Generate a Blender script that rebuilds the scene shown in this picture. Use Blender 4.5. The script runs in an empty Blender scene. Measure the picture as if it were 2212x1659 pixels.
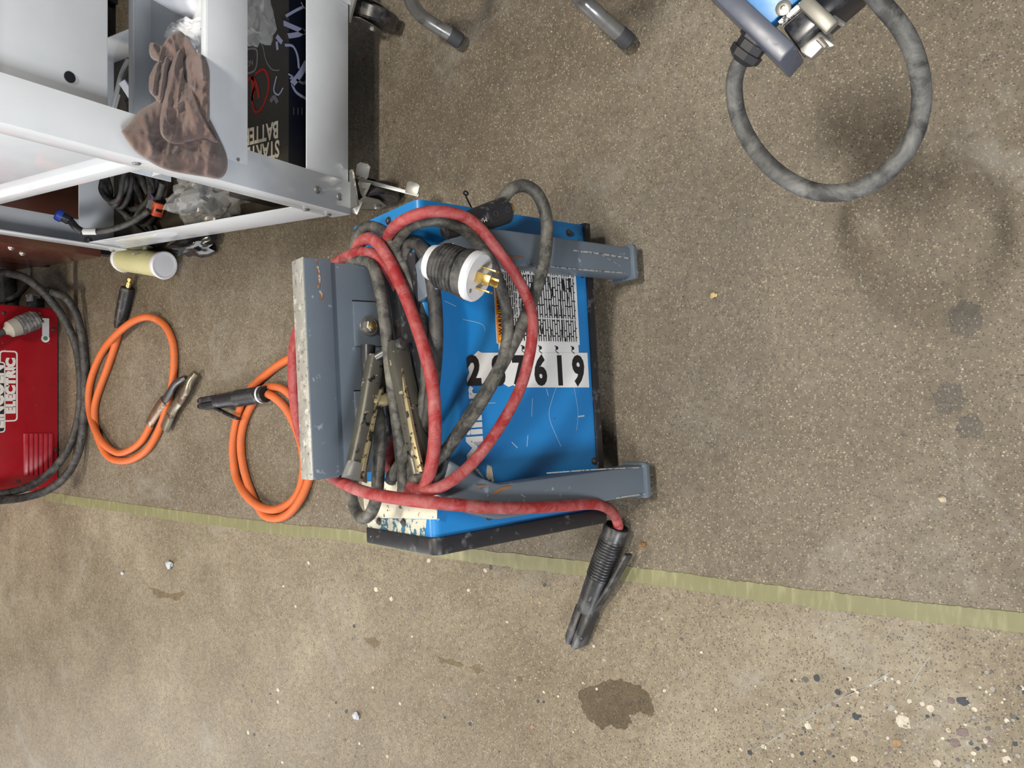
import bpy, bmesh, math, random
from mathutils import Vector, Matrix, noise
random.seed(7)
S = bpy.context.scene
COL = S.collection

# ------------------------------------------------------------------ camera
F_PX, CAM_H, PITCH = 1661.0, 1.5, math.radians(58.1)
FW = Vector((0, math.cos(PITCH), -math.sin(PITCH)))
RT = Vector((0, -math.sin(PITCH), -math.cos(PITCH)))
UP = Vector((1, 0, 0))
CP = Vector((0, 0, CAM_H))
cd = bpy.data.cameras.new('camera'); cd.sensor_width = 36; cd.lens = F_PX / 2212 * 36
cd.clip_start = 0.02; cd.clip_end = 60
cam = bpy.data.objects.new('camera', cd); COL.objects.link(cam)
M = Matrix((RT, UP, -FW)).transposed().to_4x4(); M.translation = CP
cam.matrix_world = M
S.camera = cam

# ------------------------------------------------------------------ world, lamps, exposure
W = bpy.data.worlds.new('workshop_air'); S.world = W; W.use_nodes = True
W.node_tree.nodes['Background'].inputs[0].default_value = (0.80, 0.86, 0.95, 1)
W.node_tree.nodes['Background'].inputs[1].default_value = 0.19
def area(name, loc, target, sx, sy, power, col):
    l = bpy.data.lights.new(name, 'AREA'); l.shape = 'RECTANGLE'; l.size = sx; l.size_y = sy
    l.energy = power; l.color = col
    o = bpy.data.objects.new(name, l); COL.objects.link(o); o.location = loc
    o.rotation_euler = (Vector(target) - Vector(loc)).to_track_quat('-Z', 'Y').to_euler()
    return o
area('daylight_door', (-3.8, 4.4, 1.9), (0, 1.6, 0.2), 3.4, 2.8, 175, (0.97, 0.98, 1.0))
area('daylight_window', (-2.6, -1.8, 2.4), (0.1, 0.9, 0.2), 1.4, 1.0, 125, (0.95, 0.97, 1.0))
area('ceiling_lamp', (0.75, 0.55, 3.6), (0.75, 0.55, 0), 0.55, 0.14, 98, (1.0, 0.94, 0.84))
area('ceiling_lamp', (-1.3, 0.2, 3.6), (-1.3, 0.2, 0), 1.0, 0.2, 30, (1.0, 0.94, 0.84))
area('ceiling_lamp', (-0.9, 3.2, 3.6), (-0.9, 3.2, 0), 1.0, 0.2, 80, (1.0, 0.88, 0.68))  # unseen lamp, placed and coloured to add warm light on the far-left floor
vs = S.view_settings
vs.view_transform = 'Standard'; vs.look = 'None'; vs.gamma = 1; vs.exposure = -0.08; vs.use_curve_mapping = False

# ------------------------------------------------------------------ measuring helpers
def ray(px, py): return FW + RT * ((px - 1106) / F_PX) + UP * ((829.5 - py) / F_PX)
def zp(px, py, z=0.0): r = ray(px, py); return CP + r * ((z - CAM_H) / r.z)
def yp(px, py, y): r = ray(px, py); return CP + r * (y / r.y)
def xp(px, py, x): r = ray(px, py); return CP + r * (x / r.x)
# tilted frame of the blue welder (origin: middle of its lower front edge)
MO = Vector((0.0229, 0.6821, 0.0786)); YAW, TILT = 0.0635, 0.3188
MW, MH, MD = 0.604, 0.414, 0.235
MU = Vector((math.cos(YAW), math.sin(YAW), 0)); _b = Vector((-math.sin(YAW), math.cos(YAW), 0))
MV = math.cos(TILT) * Vector((0, 0, 1)) + math.sin(TILT) * _b
MB_ = math.cos(TILT) * _b - math.sin(TILT) * Vector((0, 0, 1))
def L(a, b, c): return MO + MU * a + MV * b + MB_ * c
def loc3(P): d = P - MO; return d.dot(MU), d.dot(MV), d.dot(MB_)
def plane(px, py, P0, n):
    r = ray(px, py); return CP + r * ((P0 - CP).dot(n) / r.dot(n))
def A(px, py, off=0.0): return plane(px, py, L(0, 0, -off), MB_)          # front face
def B(px, py, off=0.0): return plane(px, py, L(0, MH + off, 0), MV)      # top face
def ab(px, py, off=0.0): a, b, c = loc3(A(px, py, off)); return a, b
def drape(px, py, d):
    """point of the sight line that lies d off the welder's front or top"""
    r = ray(px, py).normalized(); t = 0.5
    for _ in range(160):
        P = CP + r * t; a, b, c = loc3(P)
        qx = abs(b - (MH / 2 - 0.3)) - (MH / 2 + 0.3); qy = abs(c - MD / 2) - MD / 2
        s = math.hypot(max(qx, 0), max(qy, 0)) + min(max(qx, qy), 0) - d
        if s < 0.0004: return P
        t += s
        if t > 4: break
    return B(px, py, d)

# ------------------------------------------------------------------ materials
MATS = {}
def nt(name):
    m = bpy.data.materials.new(name); m.use_nodes = True; t = m.node_tree
    return m, t, t.nodes['Principled BSDF']
def nd(t, kind, **kw):
    n = t.nodes.new(kind)
    for k, v in kw.items():
        if k in n.inputs.keys(): n.inputs[k].default_value = v
        else: setattr(n, k, v)
    return n
def c4(c): return (c[0], c[1], c[2], 1)
def ramp(t, src, stops, interp='LINEAR'):
    r = t.nodes.new('ShaderNodeValToRGB'); r.color_ramp.interpolation = interp
    el = r.color_ramp.elements
    while len(el) < len(stops): el.new(0.5)
    for e, (p, c) in zip(el, stops): e.position = p; e.color = c4(c)
    t.links.new(src, r.inputs[0]); return r.outputs[0]
def mixc(t, fac, a, b, mode='MIX'):
    m = t.nodes.new('ShaderNodeMix'); m.data_type = 'RGBA'; m.blend_type = mode
    for sock, v in ((m.inputs[0], fac), (m.inputs[6], a), (m.inputs[7], b)):
        if hasattr(v, 'links'): t.links.new(v, sock)
        elif isinstance(v, (int, float)): sock.default_value = v
        else: sock.default_value = c4(v)
    return m.outputs[2]
def math_(t, op, a, b=None, c=None):
    n = t.nodes.new('ShaderNodeMath'); n.operation = op
    for i, v in enumerate((a, b, c)):
        if v is None: continue
        if hasattr(v, 'links'): t.links.new(v, n.inputs[i])
        else: n.inputs[i].default_value = v
    return n.outputs[0]
def pos(t, scale=None, rot=None, loc=None):
    g = t.nodes.new('ShaderNodeNewGeometry').outputs['Position']
    if scale is None and rot is None and loc is None: return g
    mp = t.nodes.new('ShaderNodeMapping'); t.links.new(g, mp.inputs[0])
    if loc: mp.inputs[1].default_value = loc
    if rot: mp.inputs[2].default_value = rot
    if scale: mp.inputs[3].default_value = scale
    return mp.outputs[0]
def noi(t, vec, scale, detail=3, rough=0.55, dist=0):
    n = nd(t, 'ShaderNodeTexNoise', Scale=scale, Detail=detail, Roughness=rough, Distortion=dist)
    t.links.new(vec, n.inputs['Vector']); return n.outputs['Fac']
G0, G1 = (0, 0, 0), (1, 1, 1)
def mat(name, base, rough=0.5, metal=0.0, wear=None, bump=0.0, spec=None, coat=0.0):
    """plain surface; wear = list of (colour, noise scale, threshold, softness, stretch)"""
    if name in MATS: return MATS[name]
    m, t, p = nt(name); P = pos(t)
    col = mixc(t, noi(t, P, 9, 4), [x * 0.86 for x in base], [min(1, x * 1.1) for x in base])
    for w in (wear or []):
        wc, sc, th, so = w[:4]; st = w[4] if len(w) > 4 else None
        f = noi(t, pos(t, st) if st else P, sc, 6, 0.62)
        k = ramp(t, f, [(th, G0), (min(1, th + so), G1)])
        col = mixc(t, k, col, wc)
    t.links.new(col, p.inputs['Base Color'])
    rr = ramp(t, noi(t, P, 30, 4), [(0.3, [max(0, rough - 0.08)] * 3), (0.7, [min(1, rough + 0.08)] * 3)])
    t.links.new(rr, p.inputs['Roughness'])
    p.inputs['Metallic'].default_value = metal
    if spec is not None: p.inputs['Specular IOR Level'].default_value = spec
    if coat: p.inputs['Coat Weight'].default_value = coat; p.inputs['Coat Roughness'].default_value = 0.08
    if bump:
        b = nd(t, 'ShaderNodeBump', Strength=bump, Distance=0.002)
        t.links.new(noi(t, P, 220, 3), b.inputs['Height']); t.links.new(b.outputs[0], p.inputs['Normal'])
    MATS[name] = m; return m

def concrete(name, tint=(1, 1, 1), gloss=0.0):
    m, t, p = nt(name); P = pos(t)
    big = noi(t, P, 1.6, 6, 0.6, 0.3); mid = noi(t, P, 9, 6, 0.65)
    col = ramp(t, big, [(0.28, (0.120, 0.092, 0.060)), (0.50, (0.178, 0.147, 0.106)), (0.74, (0.262, 0.230, 0.180))])
    col = mixc(t, 1.0, col, ramp(t, mid, [(0.32, (0.74, 0.72, 0.68)), (0.68, (1.0, 1.0, 1.0))]), 'MULTIPLY')
    grain = noi(t, P, 62, 5, 0.7)
    col = mixc(t, 1.0, col, ramp(t, grain, [(0.3, (0.74, 0.73, 0.71)), (0.7, (1.2, 1.2, 1.2))]), 'MULTIPLY')
    # the slab on the far side of the joint is tinted paler and slightly yellower
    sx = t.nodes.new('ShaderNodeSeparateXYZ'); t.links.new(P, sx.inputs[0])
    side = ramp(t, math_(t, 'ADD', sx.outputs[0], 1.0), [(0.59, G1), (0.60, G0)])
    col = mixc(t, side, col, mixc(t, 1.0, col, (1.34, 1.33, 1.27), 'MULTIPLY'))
    # sand and small stones of the ground surface
    def specks(scale, lo, hi, size, wob):
        d = t.nodes.new('ShaderNodeTexNoise'); d.inputs['Scale'].default_value = scale * 0.7
        t.links.new(P, d.inputs['Vector'])
        mx = t.nodes.new('ShaderNodeMix'); mx.data_type = 'VECTOR'; mx.blend_type = 'MIX' if hasattr(mx, 'blend_type') else 'MIX'
        mx.inputs[0].default_value = wob
        t.links.new(P, mx.inputs[4]); t.links.new(d.outputs['Color'], mx.inputs[5])
        v = nd(t, 'ShaderNodeTexVoronoi', Scale=scale); t.links.new(mx.outputs[1], v.inputs['Vector'])
        sp = t.nodes.new('ShaderNodeSeparateColor'); t.links.new(v.outputs['Color'], sp.inputs[0])
        near = ramp(t, v.outputs['Distance'], [(size, G1), (size + 0.08, G0)])
        return sp, near, math_(t, 'MULTIPLY', ramp(t, sp.outputs[0], [(hi, G0), (hi + 0.01, G1)], 'CONSTANT'), near), \
            math_(t, 'MULTIPLY', ramp(t, sp.outputs[0], [(0, G1), (lo, G0)], 'CONSTANT'), near)
    sp, near, li, da = specks(270, 0.26, 0.76, 0.38, 0.0026)
    col = mixc(t, math_(t, 'MULTIPLY', li, 0.6), col, mixc(t, sp.outputs[1], (0.42, 0.38, 0.30), (0.30, 0.24, 0.155)))
    col = mixc(t, math_(t, 'MULTIPLY', da, 0.66), col, (0.045, 0.037, 0.03))
    sp2, near2, li2, da2 = specks(175, 0.075, 0.972, 0.27, 0.006)
    col = mixc(t, math_(t, 'MULTIPLY', li2, 0.8), col, mixc(t, sp2.outputs[2], (0.52, 0.48, 0.38), (0.36, 0.28, 0.17)))
    col = mixc(t, math_(t, 'MULTIPLY', da2, 0.8), col, mixc(t, sp2.outputs[1], (0.035, 0.035, 0.04), (0.10, 0.06, 0.045)))
    # grey dusty rub marks and a fine scratch net
    fine = noi(t, pos(t, (1, 1, 1)), 700, 2, 0.7)
    col = mixc(t, 1.0, col, ramp(t, fine, [(0.3, (0.66, 0.66, 0.66)), (0.7, (1.28, 1.28, 1.28))]), 'MULTIPLY')
    rub = ramp(t, noi(t, P, 4.2, 7, 0.7, 0.8), [(0.56, G0), (0.72, (0.45, 0.45, 0.45))])
    col = mixc(t, rub, col, (0.30, 0.285, 0.25))
    col = mixc(t, 1.0, col, tint, 'MULTIPLY')
    t.links.new(col, p.inputs['Base Color'])
    r = ramp(t, mid, [(0.3, [0.50 - gloss] * 3), (0.7, [0.66 - gloss] * 3)])
    t.links.new(r, p.inputs['Roughness'])
    b = nd(t, 'ShaderNodeBump', Strength=0.18, Distance=0.001)
    t.links.new(math_(t, 'ADD', fine, math_(t, 'MULTIPLY', near, 0.4)), b.inputs['Height']); t.links.new(b.outputs[0], p.inputs['Normal'])
    MATS[name] = m; return m

def rubber(name, base, dust, amount=0.5, rough=0.6, scale=38):
    if name in MATS: return MATS[name]
    m, t, p = nt(name); P = pos(t)
    f = noi(t, P, scale, 8, 0.72, 0.6); g = noi(t, P, 7, 4, 0.6)
    k = math_(t, 'MULTIPLY', ramp(t, f, [(0.40, G0), (0.70, G1)]), math_(t, 'ADD', ramp(t, g, [(0.3, G0), (0.7, G1)]), 0.35))
    k = math_(t, 'MULTIPLY', k, amount)
    col = mixc(t, k, base, dust)
    t.links.new(col, p.inputs['Base Color']); p.inputs['Roughness'].default_value = rough
    b = nd(t, 'ShaderNodeBump', Strength=0.25, Distance=0.0015)
    t.links.new(f, b.inputs['Height']); t.links.new(b.outputs[0], p.inputs['Normal'])
    MATS[name] = m; return m

blue = mat('blue_enamel', (0.014, 0.205, 0.54), 0.36, wear=[((0.30, 0.48, 0.72), 60, 0.71, 0.03, (1, 1, 0.25)), ((0.02, 0.10, 0.16), 26, 0.70, 0.04), ((0.25, 0.35, 0.45), 18, 0.72, 0.06, (0.4, 1, 1))])
blue2 = mat('teal_enamel', (0.02, 0.19, 0.46), 0.38, wear=[((0.45, 0.55, 0.6), 34, 0.68, 0.05)])
greyp = mat('slate_grey_paint', (0.115, 0.142, 0.175), 0.40, wear=[((0.24, 0.29, 0.34), 44, 0.64, 0.05), ((0.26, 0.12, 0.05), 20, 0.735, 0.02), ((0.42, 0.45, 0.47), 75, 0.72, 0.03)])
galv = mat('worn_galvanized_edge', (0.52, 0.51, 0.46), 0.42, 0.55, wear=[((0.25, 0.24, 0.20), 90, 0.56, 0.08), ((0.75, 0.74, 0.68), 60, 0.55, 0.1)], bump=0.3)
blackp = mat('black_plastic', (0.018, 0.018, 0.022), 0.42, wear=[((0.12, 0.12, 0.125), 40, 0.58, 0.12), ((0.35, 0.35, 0.35), 85, 0.72, 0.03)])
blackm = mat('black_metal', (0.012, 0.013, 0.02), 0.25, wear=[((0.07, 0.07, 0.075), 24, 0.52, 0.15)])
holderm = mat('scuffed_black_plastic', (0.026, 0.026, 0.029), 0.38, wear=[((0.10, 0.10, 0.105), 22, 0.48, 0.16), ((0.34, 0.34, 0.35), 70, 0.66, 0.05)])
bluegrey = mat('dusty_black_metal', (0.085, 0.095, 0.13), 0.32, wear=[((0.02, 0.02, 0.03), 60, 0.62, 0.06)])
steel = mat('zinc_steel', (0.46, 0.45, 0.42), 0.34, 0.85, wear=[((0.30, 0.28, 0.23), 55, 0.60, 0.1)])
darksteel = mat('dark_bolt_steel', (0.12, 0.12, 0.12), 0.42, 0.8)
rivetm = mat('grey_rivet', (0.26, 0.26, 0.25), 0.45, 0.5)
whitep = mat('white_powder_coat', (0.74, 0.775, 0.81), 0.11, spec=0.6)
cream = mat('peeling_cream_label', (0.72, 0.66, 0.52), 0.6, wear=[((0.10, 0.06, 0.03), 60, 0.60, 0.05), ((0.10, 0.24, 0.36), 38, 0.64, 0.02)])
peel = mat('flaking_paint', (0.55, 0.54, 0.44), 0.6, wear=[((0.03, 0.13, 0.20), 55, 0.50, 0.03), ((0.80, 0.76, 0.62), 90, 0.60, 0.04)])
white = mat('white_label', (0.80, 0.80, 0.79), 0.45, wear=[((0.45, 0.45, 0.45), 70, 0.70, 0.03)])
inkb = mat('black_print', (0.012, 0.012, 0.014), 0.5, wear=[((0.8, 0.8, 0.79), 85, 0.70, 0.02)])
orangel = mat('orange_label', (0.90, 0.28, 0.02), 0.45)
yellowl = mat('yellow_print', (0.95, 0.70, 0.02), 0.45)
redk = rubber('red_cable_rubber', (0.28, 0.016, 0.018), (0.46, 0.20, 0.19), 0.8)
blk = rubber('black_cable_rubber', (0.016, 0.016, 0.017), (0.14, 0.135, 0.125), 0.75)
blk2 = rubber('dusty_cable_rubber', (0.030, 0.030, 0.029), (0.26, 0.245, 0.205), 0.8)
blk3 = rubber('loop_cable_rubber', (0.035, 0.035, 0.035), (0.26, 0.26, 0.25), 0.8, scale=26)
ora = rubber('orange_cable_rubber', (0.62, 0.130, 0.024), (0.36, 0.12, 0.06), 0.6)
brass = mat('brass', (0.72, 0.50, 0.16), 0.25, 0.95)
clampm = mat('burnt_clamp_steel', (0.125, 0.12, 0.10), 0.36, 0.6, wear=[((0.012, 0.012, 0.012), 48, 0.60, 0.05), ((0.55, 0.48, 0.30), 58, 0.64, 0.04)])
clampg = mat('gold_clamp_steel', (0.38, 0.32, 0.19), 0.42, 0.6, wear=[((0.03, 0.03, 0.02), 60, 0.52, 0.05)])
clampo = mat('old_clamp_bronze', (0.24, 0.17, 0.12), 0.4, 0.75, wear=[((0.45, 0.42, 0.36), 40, 0.55, 0.1)])
nylon = mat('white_nylon', (0.64, 0.65, 0.68), 0.4, wear=[((0.55, 0.45, 0.30), 40, 0.66, 0.05)])
redp = mat('red_enamel', (0.36, 0.006, 0.016), 0.34, wear=[((0.55, 0.35, 0.36), 70, 0.70, 0.03), ((0.20, 0.01, 0.015), 14, 0.6, 0.1)])
brownp = mat('brown_enamel', (0.115, 0.042, 0.028), 0.2)
cardb = mat('dark_brown_board', (0.05, 0.038, 0.026), 0.7)
boxtop = mat('printed_box_grey', (0.045, 0.040, 0.034), 0.32)
boxfront = mat('printed_box_navy', (0.006, 0.008, 0.018), 0.32)
printw = mat('print_white', (0.72, 0.70, 0.66), 0.45)
printg = mat('print_grey', (0.16, 0.16, 0.17), 0.45)
printl = mat('print_lilac', (0.34, 0.36, 0.50), 0.4)
printr = mat('print_red', (0.33, 0.02, 0.015), 0.4)
greyconn = mat('grey_connector', (0.20, 0.21, 0.22), 0.5)
orangeconn = mat('orange_connector', (0.85, 0.13, 0.05), 0.45)
bluecap = mat('blue_cap', (0.03, 0.07, 0.42), 0.4)
whitecable = mat('white_wire', (0.7, 0.7, 0.7), 0.4)
tubem = mat('grey_steel_tube', (0.25, 0.25, 0.245), 0.3, 0.5, wear=[((0.13, 0.12, 0.11), 22, 0.55, 0.15)])
tipm = mat('rubber_tip', (0.04, 0.04, 0.045), 0.7)
wheelm = rubber('wheel_rubber', (0.012, 0.012, 0.018), (0.16, 0.145, 0.115), 0.8, 0.3)
bottlem = mat('yellow_plastic_tube', (0.62, 0.60, 0.33), 0.3)
capm = mat('white_cap', (0.82, 0.82, 0.86), 0.4)
paper = mat('white_paper', (0.80, 0.81, 0.86), 0.6)
epoxy = mat('yellow_epoxy', (0.195, 0.186, 0.090), 0.45, wear=[((0.27, 0.26, 0.14), 12, 0.5, 0.2, (1, 6, 1)), ((0.20, 0.18, 0.10), 30, 0.68, 0.1)])
bitm = mat('grey_crumb', (0.5, 0.52, 0.56), 0.8)
tanbit = mat('tan_crumb', (0.55, 0.42, 0.2), 0.8)

def towel_mat():
    m, t, p = nt('brown_towelling'); P = pos(t)
    f = noi(t, P, 10, 5); ol = ramp(t, noi(t, P, 5.5, 2), [(0.50, G0), (0.62, G1)])
    col = ramp(t, f, [(0.30, (0.125, 0.082, 0.070)), (0.55, (0.195, 0.130, 0.112)), (0.75, (0.25, 0.175, 0.148))])
    col = mixc(t, math_(t, 'MULTIPLY', ol, 0.4), col, (0.165, 0.130, 0.088))
    t.links.new(col, p.inputs['Base Color']); p.inputs['Roughness'].default_value = 0.95
    p.inputs['Sheen Weight'].default_value = 0.4
    b = nd(t, 'ShaderNodeBump', Strength=0.7, Distance=0.002)
    t.links.new(noi(t, P, 420, 3, 0.7), b.inputs['Height']); t.links.new(b.outputs[0], p.inputs['Normal'])
    return m
towelm = towel_mat()
def bag_mat():
    m, t, p = nt('clear_plastic_film'); P = pos(t)
    p.inputs['Base Color'].default_value = (0.75, 0.75, 0.73, 1); p.inputs['Roughness'].default_value = 0.12
    p.inputs['Transmission Weight'].default_value = 0.0; p.inputs['Alpha'].default_value = 0.32
    p.inputs['Alpha'].default_value = 0.24; p.inputs['Specular IOR Level'].default_value = 1.0
    return m
bagm = bag_mat()
def small_print(name, ex, ey, bg, ink, rows, cols, gap, spec):
    """tiny printed lines: brick pattern laid along ex (reading direction) and ey"""
    m, t, p = nt(name)
    g = t.nodes.new('ShaderNodeNewGeometry').outputs['Position']
    cb = t.nodes.new('ShaderNodeCombineXYZ')
    for i, e in enumerate((ex, ey)):
        d = t.nodes.new('ShaderNodeVectorMath'); d.operation = 'DOT_PRODUCT'; d.inputs[1].default_value = e
        t.links.new(g, d.inputs[0]); t.links.new(d.outputs['Value'], cb.inputs[i])
    br = nd(t, 'ShaderNodeTexBrick', Scale=1.0); t.links.new(cb.outputs[0], br.inputs['Vector'])
    br.inputs['Color1'].default_value = c4(ink); br.inputs['Color2'].default_value = c4(ink)
    br.inputs['Mortar'].default_value = c4(bg); br.inputs['Mortar Size'].default_value = gap
    br.inputs['Brick Width'].default_value = cols; br.inputs['Row Height'].default_value = rows
    br.offset = 0.37; br.squash = 0.6; br.squash_frequency = 3
    mpp = t.nodes.new('ShaderNodeMapping'); mpp.inputs[3].default_value = (0.22, 1, 1); t.links.new(cb.outputs[0], mpp.inputs[0])
    col = mixc(t, ramp(t, noi(t, mpp.outputs[0], spec, 1), [(0.60, G0), (0.62, G1)]), br.outputs['Color'], bg)
    t.links.new(col, p.inputs['Base Color']); p.inputs['Roughness'].default_value = 0.45
    MATS[name] = m; return m

# ------------------------------------------------------------------ mesh helpers
class MB:
    def __init__(s): s.v = []; s.f = []
    def add(s, vs, fs):
        n = len(s.v); s.v += [Vector(q) for q in vs]; s.f += [[i + n for i in f] for f in fs]; return s
    def prism(s, pts, o, ex, ey, ez, h):
        """polygon pts (2D) at o in plane ex,ey, thickened by h along ez"""
        n = len(pts); o = Vector(o)
        a = [o + ex * x + ey * y for x, y in pts]
        s.add(a + [q + ez * h for q in a], [list(range(n))[::-1], list(range(n, 2 * n))] + [[i, (i + 1) % n, n + (i + 1) % n, n + i] for i in range(n)]); return s
    def box(s, x0, x1, y0, y1, z0, z1):
        s.prism([(x0, y0), (x1, y0), (x1, y1), (x0, y1)], (0, 0, z0), Vector((1, 0, 0)), Vector((0, 1, 0)), Vector((0, 0, 1)), z1 - z0); return s
    def obox(s, c, ex, ey, ez, hx, hy, hz):
        s.prism([(-hx, -hy), (hx, -hy), (hx, hy), (-hx, hy)], Vector(c) - ez * hz, ex, ey, ez, 2 * hz); return s
    def lbox(s, a0, a1, b0, b1, c0, c1):       # box in the blue welder's frame
        s.prism([(a0, b0), (a1, b0), (a1, b1), (a0, b1)], L(0, 0, c0), MU, MV, MB_, c1 - c0); return s
    def sweep(s, path, prof, up=None, closed_prof=True, caps=True):
        """sweep section(s) prof [(x,y)..] along path; prof may be a list of sections, one per path point"""
        n = len(path); per = isinstance(prof[0][0], (tuple, list)); m = len(prof[0] if per else prof)
        T = [(path[min(i + 1, n - 1)] - path[max(i - 1, 0)]).normalized() for i in range(n)]
        u = Vector(up) if up else (Vector((0, 0, 1)) if abs(T[0].z) < 0.9 else Vector((1, 0, 0)))
        x = T[0].cross(u).normalized(); vs = []
        for i in range(n):
            if up: x = T[i].cross(Vector(up)); x.normalize()
            else: x = (x - T[i] * x.dot(T[i])).normalized()
            y = x.cross(T[i]).normalized()
            for (p, q) in (prof[i] if per else prof): vs.append(path[i] + x * p + y * q)
        fs = []
        for i in range(n - 1):
            for j in range(m):
                k = (j + 1) % m; fs.append([i * m + j, i * m + k, (i + 1) * m + k, (i + 1) * m + j])
        if caps: fs.append(list(range(m))[::-1]); fs.append([(n - 1) * m + j for j in range(m)])
        s.add(vs, fs); return s
    def tube(s, pts, r, sides=12, sub=6, caps=True):
        path = spline(pts, sub) if sub > 1 else [Vector(p) for p in pts]
        rs = r if isinstance(r, list) else [r] * len(path)
        s.sweep(path, [[(rs[i] * math.cos(2 * math.pi * j / sides), rs[i] * math.sin(2 * math.pi * j / sides)) for j in range(sides)] for i in range(len(path))], caps=caps); return s
    def lathe(s, o, ax, prof, sides=20, side=None):
        """prof = [(distance along axis, radius)...] closed by caps"""
        o = Vector(o); ax = Vector(ax).normalized()
        x = (side if side else ax.orthogonal()).normalized(); y = ax.cross(x); m = sides; vs = []
        for d, r in prof:
            for j in range(m): q = 2 * math.pi * j / m; vs.append(o + ax * d + (x * math.cos(q) + y * math.sin(q)) * r)
        n = len(prof); fs = [[i * m + j, i * m + (j + 1) % m, (i + 1) * m + (j + 1) % m, (i + 1) * m + j] for i in range(n - 1) for j in range(m)]
        s.add(vs, fs + [list(range(m))[::-1], [(n - 1) * m + j for j in range(m)]]); return s
    def build(s, name, m, parent=None, smooth=40, bevel=0.0, seg=2):
        return mesh_obj(name, s.v, s.f, m, parent, smooth, bevel, seg)
def spline(pts, sub):
    P = [Vector(p) for p in pts]; out = []
    for i in range(len(P) - 1):
        p0 = P[max(i - 1, 0)]; p1 = P[i]; p2 = P[i + 1]; p3 = P[min(i + 2, len(P) - 1)]
        for k in range(sub):
            t = k / sub
            out.append(0.5 * ((2 * p1) + (p2 - p0) * t + (2 * p0 - 5 * p1 + 4 * p2 - p3) * t * t + (3 * p1 - p0 - 3 * p2 + p3) * t ** 3))
    out.append(P[-1]); return out
def root_loc(o):
    q = Vector((0, 0, 0))
    while o: q = q + o.location; o = o.parent
    return q
def mesh_obj(name, v, f, m, parent=None, smooth=40, bevel=0.0, seg=2):
    off = root_loc(parent) if parent else Vector((0, 0, 0))
    o_loc = Vector((0, 0, 0))
    if not parent:
        lo = Vector((min(q.x for q in v), min(q.y for q in v), min(q.z for q in v))); hi = Vector((max(q.x for q in v), max(q.y for q in v), max(q.z for q in v)))
        off = o_loc = Vector(((lo.x + hi.x) / 2, (lo.y + hi.y) / 2, lo.z))
    me = bpy.data.meshes.new(name); bm = bmesh.new()
    bv = [bm.verts.new(q - off) for q in v]
    for face in f:
        try: bm.faces.new([bv[i] for i in face])
        except ValueError: pass
    bmesh.ops.recalc_face_normals(bm, faces=bm.faces)
    if bevel:
        es = [e for e in bm.edges if len(e.link_faces) == 2 and e.calc_face_angle(0) > 0.5]
        bmesh.ops.bevel(bm, geom=es, offset=bevel, segments=seg, affect='EDGES', profile=0.5, clamp_overlap=True)
    bm.to_mesh(me); bm.free()
    me.materials.append(m)
    if smooth:
        me.shade_smooth(); me.set_sharp_from_angle(angle=math.radians(smooth))
    o = bpy.data.objects.new(name, me); COL.objects.link(o); o.parent = parent; o.location = o_loc
    return o
def tag(o, label, cat, group=None):
    o['label'] = label; o['category'] = cat
    if group: o['group'] = group
    return o
def thing(name, loc, label, cat, group=None):
    o = bpy.data.objects.new(name, None); COL.objects.link(o); o.location = loc; o.empty_display_size = 0.05
    return tag(o, label, cat, group)
def text(s, size, o, ex, ey, m, parent, name='lettering', bold=0.0, sx=1.0, h=0.0006, align='LEFT', spacing=1.0):
    cu = bpy.data.curves.new('t', 'FONT'); cu.body = s; cu.size = size; cu.extrude = 0; cu.offset = bold; cu.align_x = align; cu.space_character = spacing
    cu.resolution_u = 3
    to = bpy.data.objects.new('t', cu); COL.objects.link(to)
    dg = bpy.context.evaluated_depsgraph_get(); dg.update()
    me = bpy.data.meshes.new_from_object(to.evaluated_get(dg))
    ez = Vector(ex).cross(Vector(ey)); o = Vector(o)
    v = [o + ex * (q.co.x * sx) + ey * q.co.y + ez * h for q in me.vertices]; f = [list(p.vertices) for p in me.polygons]
    bpy.data.objects.remove(to); bpy.data.curves.remove(cu); bpy.data.meshes.remove(me)
    return mesh_obj(name, v, f, m, parent, smooth=0)
def ribbon(pts, w, o, ex, ey, h=0.0006):
    """flat printed line of width w through 2D points"""
    P = spline([Vector((x, y, 0)) for x, y in pts], 5); mb = MB(); vs = []; n = len(P); ez = Vector(ex).cross(Vector(ey)); o = Vector(o)
    for i in range(n):
        t = (P[min(i + 1, n - 1)] - P[max(i - 1, 0)]).normalized(); q = Vector((-t.y, t.x, 0)) * w / 2
        for s_ in (q, -q): r = P[i] + s_; vs.append(o + ex * r.x + ey * r.y + ez * h)
    mb.add(vs, [[2 * i, 2 * i + 1, 2 * i + 3, 2 * i + 2] for i in range(n - 1)]); return mb
def rrect(x0, y0, x1, y1, r, k=4):
    out = []
    for cx, cy, a0 in ((x1 - r, y1 - r, 0), (x0 + r, y1 - r, 90), (x0 + r, y0 + r, 180), (x1 - r, y0 + r, 270)):
        for i in range(k + 1):
            a = math.radians(a0 + 90 * i / k); out.append((cx + r * math.cos(a), cy + r * math.sin(a)))
    return out
def ring2(mb, outer, inner, o, ex, ey, h):
    ez = Vector(ex).cross(Vector(ey)); o = Vector(o); n = len(outer)
    vs = [o + ex * x + ey * y + ez * h for x, y in outer] + [o + ex * x + ey * y + ez * h for x, y in inner]
    mb.add(vs, [[i, (i + 1) % n, n + (i + 1) % n, n + i] for i in range(n)]); return mb
def hexbolt(o, ax, r, h, m, parent, name='screw', washer=0.0):
    mb = MB()
    if washer: mb.lathe(o, ax, [(0, washer), (0.0015, washer), (0.0018, r)], 18)
    mb.lathe(Vector(o), ax, [(0, r), (h * 0.85, r), (h, r * 0.82)], 6)
    return mb.build(name, m, parent, smooth=25)
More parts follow.
